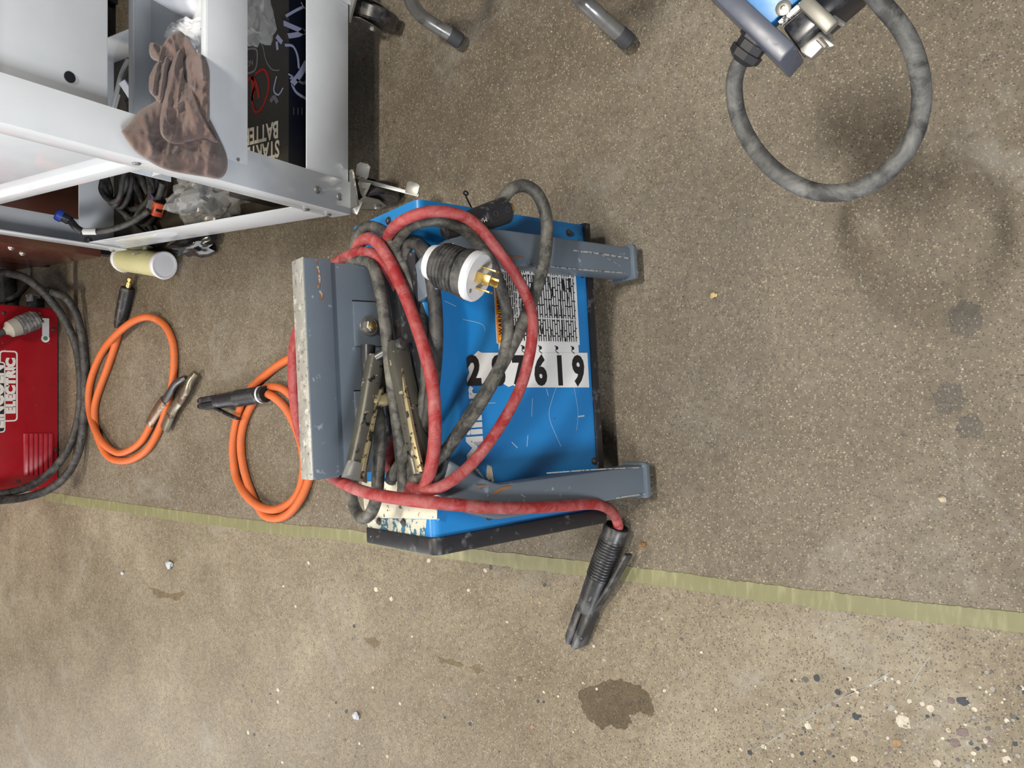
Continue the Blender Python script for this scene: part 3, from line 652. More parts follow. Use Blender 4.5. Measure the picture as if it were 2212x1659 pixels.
# strand arching over the plate's right end and down across the front
mb.tube([P_(765, 545, pc + .03), P_(776, 503, pc + .01), P_(803, 489, pc - .01), P_(838, 510, pc - .05), P_(872, 572, pc - .085), P_(900, 645, pc - .11), P_(919, 740, pc - .125), P_(920, 830, pc - .13), P_(905, 920, pc - .12), P_(872, 990, pc - .09), P_(845, 1030, pc - .06)], rc * 1.06)
# front most strand
mb.tube([P_(752, 572, pc + .03), P_(778, 560, pc - .005), P_(806, 575, pc - .04), P_(824, 640, pc - .065), P_(836, 730, pc - .075), P_(846, 820, pc - .08), P_(858, 910, pc - .085), P_(867, 990, pc - .085), P_(872, 1052, pc - .08), P_(868, 1075, pc - .06)], rc * 1.12)
# strand that leaves the clamp and hangs down at the end
mb.tube([P_(812, 868, pc - .03), P_(818, 905, pc - .05), P_(819, 960, pc - .06), P_(817, 1030, pc - .065), P_(812, 1080, pc - .06), P_(797, 1113, pc - .03), P_(778, 1116, pc + .02), P_(763, 1088, pc + .06), P_(758, 1050, pc + .075), P_(775, 1020, pc + .07)], rc * 1.12)
# strands in the bundle underneath
mb.tube([P_(908, 760, pc - .09), P_(915, 850, pc - .10), P_(895, 940, pc - .085), P_(862, 1005, pc - .055), P_(842, 1040, pc - .03)], rc * 1.05)
mb.tube([P_(930, 880, pc - .125), P_(905, 970, pc - .11), P_(885, 1020, pc - .09), P_(900, 1045, pc - .10), P_(940, 1035, pc - .135)], rc * 1.05)
mb.build('cable', blk2, bk, smooth=60)
mb = MB()
mb.tube([P_(880, 560, pc - .05), P_(905, 620, pc - .07), P_(922, 700, pc - .08), P_(925, 790, pc - .085), P_(915, 880, pc - .08), P_(895, 960, pc - .06), P_(870, 1015, pc - .04)], rc * 1.05)
mb.tube([P_(862, 590, pc - .02), P_(882, 660, pc - .03), P_(893, 760, pc - .035), P_(885, 860, pc - .035), P_(862, 950, pc - .03), P_(840, 1010, pc - .02)], rc * 1.05)
mb.tube([P_(925, 600, pc - .11), P_(932, 720, pc - .12), P_(928, 830, pc - .12), P_(910, 940, pc - .11), P_(885, 1010, pc - .09)], rc)
mb.build('cable', blk, bk, smooth=60)
# spring ground clamp: two bent sheet jaws, hinge and copper strap
cl = bpy.data.objects.new('ground_clamp', None); COL.objects.link(cl); cl.parent = bk; cl['label'] = 'burnt steel spring clamp with tapering jaws'
def jaw(pts, half, m, name, c0, c1, curl=0.011):
    n = len(pts); vs = []; Q = [P_(x, y, c0 + (c1 - c0) * i / (n - 1)) for i, (x, y) in enumerate(pts)]
    Q = spline(Q, 4); k = len(Q)
    for i, q in enumerate(Q):
        t = (Q[min(i + 1, k - 1)] - Q[max(0, i - 1)]).normalized(); sidev = t.cross(-MB_).normalized(); h = half[0] + (half[1] - half[0]) * i / (k - 1)
        for x, y in ((-h, curl), (-h * 0.95, 0.002), (-h * 0.5, -0.004), (h * 0.5, -0.004), (h * 0.95, 0.002), (h, curl)): vs.append(q + sidev * x + MB_ * y)
    v2 = [v + MB_ * 0.0022 for v in vs]
    N = k * 6; f = []
    for i in range(k - 1):
        for j in range(5):
            a = i * 6 + j; f.append([a, a + 1, a + 7, a + 6]); f.append([N + a, N + a + 6, N + a + 7, N + a + 1])
        for j in (0, 5): a = i * 6 + j; f.append([a, a + 6, N + a + 6, N + a])
    for j in range(5): f.append([j, N + j, N + j + 1, j + 1]); e = (k - 1) * 6 + j; f.append([e, e + 1, N + e + 1, N + e])
    return mesh_obj(name, vs + v2, f, m, cl, smooth=50)
jaw([(866, 738), (872, 790), (888, 860), (903, 940), (920, 1020)], (0.020, 0.018), clampm, 'jaw', pc - .095, pc - .145, 0.014)
jaw([(818, 768), (808, 830), (797, 900), (783, 970), (770, 1032)], (0.015, 0.018), clampm, 'jaw', pc - .06, pc - .075, 0.012)
jaw([(862, 775), (872, 830), (884, 890), (897, 955), (912, 1018)], (0.0035, 0.005), clampg, 'jaw_edge', pc - .104, pc - .152, 0.008)
jaw([(822, 840), (812, 880), (802, 930), (790, 985), (780, 1034)], (0.003, 0.005), clampg, 'jaw_edge', pc - .066, pc - .083, 0.006)
jaw([(778, 1000), (774, 1020), (771, 1038)], (0.016, 0.022), steel, 'jaw_tip', pc - .078, pc - .082, 0.012)
jaw([(800, 745), (800, 790), (806, 840)], (0.012, 0.010), blackp, 'handle_grip', pc - .045, pc - .05)
jaw([(838, 762), (846, 815), (850, 868)], (0.013, 0.018), clampm, 'hinge_cheek', pc - .05, pc - .06)
jaw([(806, 862), (826, 864), (846, 862)], (0.012, 0.012), clampg, 'copper_strap', pc - .066, pc - .07, 0.004)
hb = P_(864, 742, pc - .105)
MB().lathe(hb, -MB_, [(0, 0.010), (0.006, 0.010), (0.008, 0.006), (0.008, 0.002)], 8).build('hinge_bolt', darksteel, cl, smooth=25)
MB().tube([P_(812, 772, pc - .06), P_(838, 758, pc - .075), P_(862, 752, pc - .09)], 0.0075, 10).build('hinge_spring', darksteel, cl)

# heavy black supply cord with cord plug, hanging loop and black connector
pw = thing('power_cord', A(1060, 600, .06), 'black supply cord with a big white faced plug hanging on the blue welder', 'power cord')
pw.location.z = 0
mb = MB()
mb.tube([B(880, 560, 0.0), P_(886, 528, pc - .10)] + [P_(905, 530, pc - .125), P_(926, 575, pc - .14), P_(939, 650, pc - .15), P_(942, 730, pc - .15), P_(936, 820, pc - .145), P_(922, 900, pc - .13), P_(900, 960, pc - .11)], 0.0122)
mb.tube([B(905, 525, .012), B(920, 540, .03)] + [A(930, 556, .055)], 0.008)
mb.build('cord', blk, pw, smooth=60)
p0, p1 = A(945, 570, .070), A(1018, 594, .125); ax = (p1 - p0).normalized(); R = 0.0415; ln = (p1 - p0).length + 0.006
prof = [(0, R * 0.72), (0.008, R * 0.86)]
for i in range(6): q = 0.008 + i * (ln - 0.02) / 6 * 0.75; prof += [(q, R * 0.88), (q + 0.006, R * 0.92), (q + 0.0075, R * 0.84)]
prof += [(ln * 0.72, R * 0.95), (ln * 0.88, R), (ln * 0.95, R)]
plug = MB().lathe(p0, ax, prof, 26).build('plug_body', blk, pw, smooth=35); plug['label'] = 'ribbed black plug body'
MB().lathe(p0 - ax * 0.018, ax, [(0, R * 0.45), (0.006, R * 0.68), (0.018, R * 0.74)], 22).build('rear_cap', nylon, plug, smooth=35)
fc = MB().lathe(p0 + ax * ln * 0.95, ax, [(0, R * 0.98), (0.010, R * 0.98), (0.013, R * 0.9)], 26).build('plug_face', nylon, plug, smooth=35)
e1 = ax.orthogonal().normalized(); e2 = ax.cross(e1); fo = p0 + ax * (ln * 0.95 + 0.013)
vview = (CP - fo).normalized(); e2 = (vview - ax * vview.dot(ax)).normalized(); e1 = ax.cross(e2)
for q1, q2, w_, t_ in ((0.0, 0.012, 0.0085, 0.0016), (0.017, -0.004, 0.0016, 0.007), (-0.017, -0.004, 0.0016, 0.007), (0, -0.018, 0.007, 0.0016)):
    MB().obox(fo + e1 * q1 + e2 * q2 + ax * 0.012, ax, e1, e2, 0.014, w_, t_).build('blade', brass, fc, bevel=0.0006)
MB().lathe(fo + e1 * 0.024 + e2 * 0.016 - ax * 0.001, ax, [(0, 0.004), (0.002, 0.0035)], 10).build('face_screw', steel, fc)

lp_ = thing('extension_lead', A(1150, 600, .09), 'dark cable looping off the black brass tipped connector at the welder top', 'cable')
lp_.location.z = 0
mb = MB()
mb.tube([A(1070, 452, .045), A(1086, 430, .05), A(1106, 408, .06), A(1136, 402, .07), A(1164, 424, .08), A(1181, 478, .088), A(1175, 565, .088), A(1150, 648, .086), A(1112, 735, .075), A(1062, 825, .06), A(1010, 905, .048), A(965, 972, .03)] + [drape(930, 1012, .012)], rc * 1.16)
mb.build('cable', blk2, lp_, smooth=60)
c0_, c1_ = A(960, 500, .045), A(1090, 455, .055); ax = (c1_ - c0_).normalized(); ln = (c1_ - c0_).length
con = MB().lathe(c0_, ax, [(0, 0.013), (0.01, 0.017), (ln * 0.5, 0.0215), (ln * 0.85, 0.0235), (ln, 0.0235), (ln, 0.010)], 20).build('connector_sleeve', blackp, lp_, smooth=35); con['label'] = 'black rubber connector sleeve'
for k in (0.72, 0.92):
    vv = (CP - c0_).normalized(); vv = (vv - ax * vv.dot(ax)).normalized()
    MB().lathe(c0_ + ax * ln * k + vv * 0.0205, vv, [(0, 0.0055), (0.0032, 0.0055), (0.0032, 0.0035), (0.001, 0.0035)], 12).build('set_screw_hole', darksteel, con)
text('MADE', 0.011, c0_ + ax * ln * 0.56 + vv * 0.0218, -ax, vv.cross(-ax), white, con, h=0.0006)
MB().lathe(c1_, ax, [(-0.004, 0.0075), (0.010, 0.0075), (0.011, 0.0095), (0.016, 0.0095), (0.018, 0.006)], 14).build('brass_tip', brass, con, smooth=30)
zt = MB().tube([A(1018, 447, .03), A(1010, 432, .045), A(1005, 421, .05), A(1001, 417, .052), A(1006, 413, .052), A(1011, 418, .05), A(1007, 422, .05)], 0.0016, 6).build('cable_tie', blackp, lp_)
# ------------------------------------------------------------------ orange leads on the floor
def FL(pts, r=0.0105): return [zp(x, y, (h[0] if h else r)) for x, y, *h in pts]
oc = thing('orange_ground_lead', zp(285, 840), 'coiled orange lead with black brass tipped connector and bronze clamp, beside the red welder', 'cable')
r = 0.0115; hi = 0.034
path1 = FL([(258, 702), (254, 729), (233, 792), (209, 858), (204, 898), (212, 946), (233, 985), (260, 996), (291, 990), (323, 965), (350, 912), (369, 845), (376, 792), (374, 744), (360, 708), (339, 690), (313, 685, hi), (281, 698, hi), (246, 728, hi), (220, 762), (201, 805), (192, 845), (193, 885), (204, 925, hi * .7), (225, 959, hi * .7), (254, 978), (281, 972), (307, 951), (326, 918)], r)
for i in (2, 3, 4): path1[i].z += 0.0
MB().tube(path1, r, 14).build('cable', ora, oc, smooth=60)
c0_, c1_ = zp(257, 708, .016), zp(276, 622, .02); ax = (c1_ - c0_).normalized(); ln = (c1_ - c0_).length
sl = MB().lathe(c0_, ax, [(0, 0.015), (0.012, 0.018), (ln * 0.45, 0.0215), (ln * 0.9, 0.0225), (ln, 0.021), (ln, 0.011)], 20).build('connector_sleeve', blackp, oc, smooth=35); sl['label'] = 'black rubber connector sleeve'
MB().lathe(c1_, ax, [(-0.004, 0.009), (0.020, 0.009), (0.021, 0.006), (0.026, 0.006), (0.027, 0.009), (0.034, 0.009), (0.036, 0.006)], 16).build('brass_tip', brass, sl, smooth=30)
# clamp half under the coil
def flat(pts, m, name, parent, h=0.012, z0=0.0, bev=0.002):
    P = [zp(x, y, z0 + h) for x, y in pts]; n = len(P); lo = [Vector((q.x, q.y, z0)) for q in P]
    return mesh_obj(name, lo + P, [list(range(n)), list(range(n, 2 * n))] + [[i, (i + 1) % n, n + (i + 1) % n, n + i] for i in range(n)], m, parent, 30, bev)
gc = bpy.data.objects.new('ground_clamp', None); COL.objects.link(gc); gc.parent = oc; gc['label'] = 'bronze spring clamp half under the coil'
def strap(pts, hw, ht, m, name):
    Qs = spline([zp(x, y, z) for x, y, z in pts], 4); k = len(Qs); prof = []
    for i in range(k):
        w = hw[0] + (hw[1] - hw[0]) * i / (k - 1)
        prof.append([(w * math.cos(a), ht * math.sin(a)) for a in [j * math.pi / 5 for j in range(10)]])
    return MB().sweep(Qs, prof, up=Z1).build(name, m, gc, smooth=50)
strap([(324, 914, .014), (334, 897, .018), (345, 880, .020), (356, 866, .018)], (0.017, 0.021), 0.012, clampo, 'lug')
strap([(352, 872, .018), (366, 850, .020), (378, 830, .024), (392, 820, .026), (402, 816, .022)], (0.016, 0.008), 0.009, darksteel, 'jaw')
strap([(356, 926, .016), (366, 902, .018), (378, 878, .020), (394, 858, .022), (404, 840, .026), (411, 822, .026), (424, 806, .020)], (0.022, 0.012), 0.010, mat('worn_brass_jaw', (0.30, 0.27, 0.21), 0.34, 0.8, wear=[((0.10, 0.07, 0.05), 30, 0.52, 0.1)]), 'jaw')
MB().lathe(zp(346, 879, .018), Z1, [(0, 0.010), (0.006, 0.010), (0.008, 0.006)], 12).build('pivot_bolt', steel, gc, smooth=30)

oh = thing('orange_electrode_lead', zp(585, 980), 'coiled orange lead with a black electrode holder, left of the grey handle bar', 'cable')
hi = 0.036
pathA = FL([(578, 851, .030), (592, 858, .028), (613, 877, .016), (631, 906), (645, 940), (653, 971), (656, 1005), (652, 1041), (641, 1070), (620, 1090), (589, 1101, hi * .8), (555, 1091, hi * .8), (529, 1066, hi * .8), (510, 1029), (503, 981), (505, 940), (515, 894), (530, 857), (549, 832), (578, 806), (608, 784), (640, 768), (690, 752), (760, 745)], r)
pathB = FL([(720, 1000), (680, 990, hi * .6), (672, 1018), (664, 1045), (648, 1080, hi * .5), (623, 1110), (594, 1120), (566, 1108), (540, 1056), (525, 1005), (520, 957), (527, 912), (545, 872), (566, 842, .012), (598, 836, .02), (626, 852), (655, 890), (690, 920)], r)
MB().tube(pathA, r, 14).tube(pathB, r, 14).build('cable', ora, oh, smooth=60)
hp = bpy.data.objects.new('electrode_holder', None); COL.objects.link(hp); hp.parent = oh; hp['label'] = 'black electrode holder with ribbed grip'
holder(hp, zp(574, 851, .034), zp(434, 873, .030), 0.0235, blackp, Vector((-1, 0.05, 0.1)), lever_at=0.74, lever_end=(0.40, 2.5), jaw=0.27)
ax = (zp(434, 873, .030) - zp(574, 851, .034)).normalized()
MB().lathe(zp(574, 851, .034) + ax * 0.012, ax, [(0, 0.0246), (0.007, 0.0246)], 22).build('white_band', nylon, hp, smooth=30)

# ------------------------------------------------------------------ red welder at the far edge
LX0, LX1, LY = -0.378, 0.272, 2.865
rw = thing('red_welder', (-0.05, 3.15, 0), 'red enamelled welder with white lettering, standing at the far side', 'welder')
MB().box(LX0, LX1, LY, LY + 0.56, 0.006, 0.56).build('housing', redp, rw, bevel=0.004)
MB().box(LX0 + 0.02, LX1 - 0.02, LY + 0.02, LY + 0.54, 0.0, 0.01).build('base', blackm, rw)
def RY(px, py, off=0.0): return yp(px, py, LY - off)
for px, py in ((115, 711), (121, 972), (40, 1040), (8, 676)):
    MB().lathe(RY(px, py), -Y1, [(0, 0.006), (0.002, 0.006), (0.003, 0.004)], 12).build('screw', darksteel, rw)
for i in range(6):
    x0 = 50 + i * 10.4; p_ = RY(x0, 1028); q_ = RY(x0 + 10.4, 936)
    zt_, zb_ = p_.z, q_.z; xa, xb = p_.x, q_.x
    MB().prism([(0, zb_ + 0.001), (-0.009, zb_ + 0.003), (-0.002, zt_ - 0.001), (0, zt_)], (xa, LY, 0), Y1, Z1, X1, xb - xa).build('louver', redp, rw, bevel=0.0008)
def rz(px, py): q = RY(px, py); return q.x, q.z
ex0, ez0 = rz(38, 910); ex1, ez1 = rz(5, 757)
oz = Vector((0, LY, 0))
mb = MB(); ring2(mb, rrect(ex0, ez0, ex1, ez1 + 0.01, 0.012), rrect(ex0 + 0.005, ez0 + 0.005, ex1 - 0.005, ez1 + 0.01 - 0.005, 0.008), oz, X1, Z1, 0.0008); mb.build('badge_outline', printw, rw, smooth=0)
tx, tz = rz(31.5, 893); _, tz2 = rz(12.5, 893); ex2, _ = rz(31.5, 773)
el = text('ELECTRIC', (tz2 - tz) * 1.38, oz + X1 * tx + Z1 * tz, X1, Z1, printw, rw, bold=0.003, sx=1.0, h=0.001)
wv = [v.co.x for v in el.data.vertices]; k = (ex2 - tx) / (max(wv) - min(wv)); m0 = min(wv)
for v in el.data.vertices: v.co.x = m0 + (v.co.x - m0) * k
lx0, lz0 = rz(11, 934); lx1, _ = rz(11, 782)
mb = MB(); mb.prism(rrect(lx0, lz0, lx1, lz0 + 0.075, 0.010), oz - Y1 * 0.0016, X1, Z1, -Y1, 0.0003); mb.build('badge_plate', printw, rw, smooth=0)
mb = MB(); mb.prism(rrect(lx0 + 0.004, lz0 + 0.004, lx1 - 0.004, lz0 + 0.071, 0.008), oz - Y1 * 0.0021, X1, Z1, -Y1, 0.0003); mb.build('badge_plate', inkb, rw, smooth=0)
tx, tz = rz(5.5, 925)
el = text('LINCOLN', 0.058, oz + X1 * tx + Z1 * tz - Y1 * 0.002, X1, Z1, printw, rw, bold=0.0032, h=0.001)
wv = [v.co.x for v in el.data.vertices]; k = (lx1 - 0.012 - tx) / (max(wv) - min(wv)); m0 = min(wv)
for v in el.data.vertices: v.co.x = m0 + (v.co.x - m0) * k
p_ = rz(106, 728); q_ = rz(91, 687)
MB().prism([(p_[0], p_[1]), (q_[0], p_[1]), (q_[0], q_[1]), (p_[0], q_[1])], oz - Y1 * 0.0003, X1, Z1, -Y1, 0.0004).build('sticker', white, rw, smooth=0)
cx, cz = rz(98, 731); MB().lathe(Vector((cx, LY - 0.0003, cz)), -Y1, [(0, 0.0145), (0.0005, 0.0145)], 18).build('sticker', white, rw, smooth=0)
MB().lathe(Vector((cx, LY - 0.0008, cz)), -Y1, [(0, 0.008), (0.0004, 0.008)], 14).build('sticker_seal', mat('green_print', (0.12, 0.26, 0.14), 0.5), rw, smooth=0)
# supply cord loops in front of it with a dirty plug
rk = thing('heavy_cord', zp(170, 860), 'heavy black cord looping in front of the red welder, with a dirty plug', 'power cord')
def W_(px, py, y, rr): q = yp(px, py, y); return q if q.z > rr else zp(px, py, rr)
rr = 0.0135
mb = MB()
mb.tube([W_(x, y, yy, rr) for x, y, yy in ((-60, 585, 2.78), (-20, 588, 2.78), (28, 592, 2.78), (62, 605, 2.78), (102, 640, 2.77), (140, 692, 2.76), (165, 752, 2.76), (174, 820, 2.76), (172, 885, 2.76), (160, 940, 2.76), (138, 985, 2.77), (102, 1026, 2.79), (55, 1054, 2.80), (0, 1067, 2.80), (-60, 1070, 2.80))], rr)
mb.tube([zp(100, 628, rr)] + [W_(x, y, yy, rr) for x, y, yy in ((118, 632, 2.74), (145, 646, 2.72), (167, 684, 2.70), (180, 750, 2.68), (184, 820, 2.68), (181, 900, 2.68), (172, 968, 2.69), (148, 1020, 2.71), (108, 1056, 2.75), (55, 1074, 2.78), (0, 1081, 2.78), (-60, 1083, 2.78))], rr)
mb.tube([yp(-30, 742, LY - .03), yp(-5, 722, LY - .035), yp(14, 714, LY - .04)], 0.012)
mb.build('cord', blk, rk, smooth=60)
p0, p1 = yp(10, 716, LY - .045), yp(78, 690, LY - .045); ax = (p1 - p0).normalized(); ln = (p1 - p0).length
R = 0.034
pg = MB().lathe(p0, ax, [(0, R * .35), (ln * .08, R * .5), (ln * .15, R * .82), (ln * .40, R * .92), (ln * .42, R * .80)], 14).build('plug_hood', mat('dirty_grey_nylon', (0.34, 0.32, 0.28), 0.6), rk, smooth=35)
pr = [(ln * .42, R * .86)]
for i in range(5): q = ln * (.44 + i * .105); pr += [(q, R * .95), (q + ln * .06, R * 1.0), (q + ln * .075, R * .90)]
pr += [(ln, R * .9)]
MB().lathe(p0, ax, pr, 18).build('plug_body', mat('dusty_plug', (0.10, 0.10, 0.10), 0.7, wear=[((0.22, 0.21, 0.19), 50, 0.5, 0.1)]), rk, smooth=35)
e1 = ax.cross(Y1).normalized()
for k in (-1, 0, 1): MB().obox(p0 + ax * (ln + 0.010) + e1 * 0.014 * k, ax, e1, ax.cross(e1), 0.012, 0.0045, 0.0014).build('blade', clampo, rk)
# things on the floor beside the red welder
hs = MB().tube([zp(4, 520, .022), zp(12, 555, .022), zp(19, 600, .022), zp(24, 650, .022), zp(26, 664, .022)], 0.021, 12).build('black_hose', blk, smooth=60)
tag(hs, 'thick black hose on the floor above the red welder', 'hose')
gcd = MB().tube([zp(38, 545, .012), zp(54, 556, .01), zp(63, 580, .01), zp(58, 612, .01), zp(40, 634, .014), zp(15, 648, .05), zp(-15, 656, .05)], 0.0085, 10).build('grey_cord', blk2, smooth=60)
tag(gcd, 'thin dusty grey cord curving over the black hose', 'cord')
sf = thing('cord_connector', zp(88, 662), 'small black and white connector block at the red welder corner', 'connector')
q = zp(88, 664); MB().box(q.x - 0.012, q.x + 0.03, q.y - 0.03, q.y + 0.045, 0.0, 0.03).build('body', blackm, sf, bevel=0.004)
MB().box(q.x + 0.018, q.x + 0.046, q.y - 0.01, q.y + 0.035, 0.004, 0.038).build('clip', mat('scuffed_white', (0.45, 0.43, 0.38), 0.6, wear=[((0.08, 0.08, 0.08), 60, 0.52, 0.05)]), sf, bevel=0.004)

# ------------------------------------------------------------------ white cart on casters
CX0, CX1, CY0, CY1 = 0.405, 0.985, 1.30, 2.275; ZB = 0.146; ZT = 1.06
ct = thing('white_cart', ((CX0 + CX1) / 2, (CY0 + CY1) / 2, 0), 'white powder coated steel cart with shelf, tray and cabinet on casters', 'cart')
for (sx, sy) in ((0, 0), (1, 0), (0, 1), (1, 1)):
    x = CX1 if sx else CX0; y = CY1 if sy else CY0; dx = -1 if sx else 1; dy = -1 if sy else 1; wf = 0.078; ws = 0.060; th = 0.0035
    pts = [(0, 0), (wf, 0), (wf, th), (th, th), (th, ws), (0, ws)]
    lg = MB().prism([(x + dx * a, y + dy * b) for a, b in pts], (0, 0, ZB - 0.004), X1, Y1, Z1, ZT - ZB + 0.004).build('leg', whitep, ct, bevel=0.0012)
    if not sx and not sy:
        for px, py in ((685, 410), (733, 425)): rivet(yp(px, py, CY0), -Y1, 0.009, rivetm, lg)
        for px, py in ((661, 452), (708, 463)): rivet(xp(px, py, CX0), -X1, 0.009, rivetm, lg)
        rivet(xp(295, 352, CX0), -X1, 0.008, rivetm, lg)
    if not sx and sy:
        for px, py in ((200, 548), (245, 555)): q = xp(px, py, CX0); q.y = min(q.y, CY1 - 0.012); rivet(q, -X1, 0.008, rivetm, lg)
# rails of the lower shelf
MB().box(CX0 + 0.004, CX1 - 0.004, CY0 + 0.004, CY0 + 0.0065, ZB, ZB + 0.132).build('front_rail', whitep, ct, bevel=0.001)
for x in (CX0 + 0.004, CX1 - 0.0065): MB().box(x, x + 0.0025, CY0 + 0.006, CY1 - 0.004, ZB, ZB + 0.112).build('side_rail', whitep, ct, bevel=0.001)
MB().box(CX0 + 0.004, CX1 - 0.004, CY1 - 0.007, CY1 - 0.0045, ZB, ZB + 0.112).build('rear_rail', whitep, ct, bevel=0.001)
sh = MB().box(CX0 + 0.006, CX1 - 0.006, CY0 + 0.006, CY1 - 0.007, ZB + 0.001, ZB + 0.006).build('lower_shelf', cardb, ct); sh['label'] = 'dark brown board of the lower shelf'
for px, py in ((190, 521), (233, 527)):
    q = yp(px, py, CY1 - 0.008); MB().lathe(q, -Y1, [(0, 0.013), (0.002, 0.013), (0.003, 0.009), (0.010, 0.009), (0.014, 0.004)], 12).build('acorn_nut', steel, ct, smooth=40)
# upper side rails with folded flange, cabinet above
for x, d in ((CX0, 1), (CX1, -1)):
    MB().prism([(0.003 * d, 0.632), (0.003 * d, 0.662), (0.015 * d, 0.668), (0.015 * d, 0.7155), (0.020 * d, 0.7155), (0.020 * d, 0.632)], (x, CY0 + 0.006, 0), X1, Z1, Y1, CY1 - CY0 - 0.012).build('upper_side_rail', whitep, ct, bevel=0.0006)
cab = MB().box(CX0 + 0.003, CX1 - 0.003, CY0 + 0.036, CY1 - 0.006, 0.716, 1.055).build('cabinet', whitep, ct, bevel=0.003); cab['label'] = 'white sheet metal cabinet body'
MB().box(CX0 - 0.01, CX1 + 0.01, CY0 - 0.01, CY1 + 0.01, 1.056, 1.075).build('worktop', whitep, ct, bevel=0.003)
q = yp(150, 167, CY0 + 0.036)
sc_ = MB().lathe(q, -Y1, [(0, 0.0095), (0.002, 0.0095), (0.0032, 0.006)], 16).build('panel_screw', blackm, cab, smooth=30)
# front tray hung between the front legs
TX0, TX1, TY0, TY1, TZ0, TZ1 = 0.448, 0.945, CY0 - 0.012, 1.545, 0.452, 0.548
tr_ = MB().box(TX0, TX1, TY0, TY0 + 0.003, TZ0, TZ1).box(TX0, TX1, TY0 + 0.001, TY0 + 0.016, TZ1 - 0.001, TZ1 + 0.002).box(TX0 + 0.002, TX1 - 0.002, TY0 + 0.0025, TY1 - 0.0025, TZ0 + 0.045, TZ0 + 0.048).build('tray', whitep, ct, bevel=0.0008); tr_['label'] = 'long white sheet metal tray'
MB().box(TX0, TX1, TY1 - 0.003, TY1, TZ0, TZ1).box(TX0, TX1, TY1 - 0.018, TY1, TZ1 - 0.001, TZ1 + 0.002).build('tray_rear_lip', whitep, ct, bevel=0.0008)
MB().lathe(yp(514, 345, TY0) , -Y1, [(0, 0.004), (0.002, 0.003)], 10).build('tray_screw', steel, tr_)
# casters
def caster(x, y, ang, brake=True):
    root = bpy.data.objects.new('caster', None); COL.objects.link(root); root.parent = ct
    d = Vector((math.cos(ang), math.sin(ang), 0)); s = Vector((-d.y, d.x, 0)); c = Vector((x, y, 0)) + d * 0.035; R = 0.058
    MB().obox(Vector((x, y, ZB - 0.006)), d, s, Z1, 0.045, 0.045, 0.003).build('top_plate', steel, root)
    MB().lathe(Vector((x, y, ZB - 0.022)), Z1, [(0, 0.028), (0.006, 0.034), (0.014, 0.034)], 18).build('swivel', steel, root, smooth=30)
    MB().lathe(c + Z1 * R - s * 0.019, s, [(0, R * 0.55), (0.001, R * 0.9), (0.006, R), (0.032, R), (0.037, R * 0.9), (0.038, R * 0.55)], 28).build('wheel', wheelm, root, smooth=35)
    for k in (-1, 1):
        o = c + s * (0.026 * k)
        fp = [(-0.055, ZB - 0.020), (0.025, ZB - 0.020), (0.030, 0.085), (0.014, 0.040), (-0.014, 0.040), (-0.045, 0.10)]
        MB().prism(fp, o - s * 0.0012, d, Z1, s, 0.0024).build('fork_plate', mat('dull_zinc', (0.26, 0.25, 0.22), 0.45, 0.6), root)
        MB().lathe(o + Z1 * R, s * k, [(0, 0.009), (0.006, 0.009), (0.008, 0.006)], 6).build('axle_nut', steel, root, smooth=20)
    return root, d, s, c
ca1, d, s, c = caster(CX0 + 0.055, CY0 + 0.03, math.radians(-78))
def zq(px, py, z): return zp(px, py, z)
# brake pedal of the near caster: long plate with two upturned tabs and a slotted strap
bar1 = [zq(771, 382, .125), zq(905, 418, .105), zq(903, 425, .100), zq(769, 391, .12)]
MB().add(bar1 + [q - Z1 * 0.004 for q in bar1], [[0, 1, 2, 3], [7, 6, 5, 4], [0, 4, 5, 1], [1, 5, 6, 2], [2, 6, 7, 3], [3, 7, 4, 0]]).build('brake_bar', steel, ca1, bevel=0.0006)
def tab(pts, z, nm='brake_tab', m=steel):
    P = [zq(x, y, zz) for (x, y), zz in zip(pts, z)]; n = len(P); nn = (P[1] - P[0]).cross(P[2] - P[0]).normalized() * 0.003
    return MB().add(P + [q - nn for q in P], [list(range(n)), list(range(n, 2 * n))[::-1]] + [[i, (i + 1) % n, n + (i + 1) % n, n + i] for i in range(n)]).build(nm, m, ca1, bevel=0.001)
tab([(769, 377), (772, 354), (780, 350), (796, 354), (801, 360), (797, 381), (793, 388)], [.128, .135, .135, .135, .135, .128, .126])
tab([(876, 416), (881, 393), (887, 390), (903, 395), (908, 401), (902, 424)], [.108, .114, .114, .114, .114, .106])
tab([(762, 437), (776, 392), (803, 396), (773, 464), (758, 458)], [.12, .125, .123, .10, .10], 'brake_strap')
tab([(763, 436), (768, 418), (779, 422), (773, 441)], [.125, .128, .127, .121], 'strap_slot', blackm)
ca2, d, s, c = caster(CX1 - 0.060, CY0 + 0.03, math.radians(-112))
caster(CX0 + 0.055, CY1 - 0.05, math.radians(100)); caster(CX1 - 0.055, CY1 - 0.05, math.radians(80))

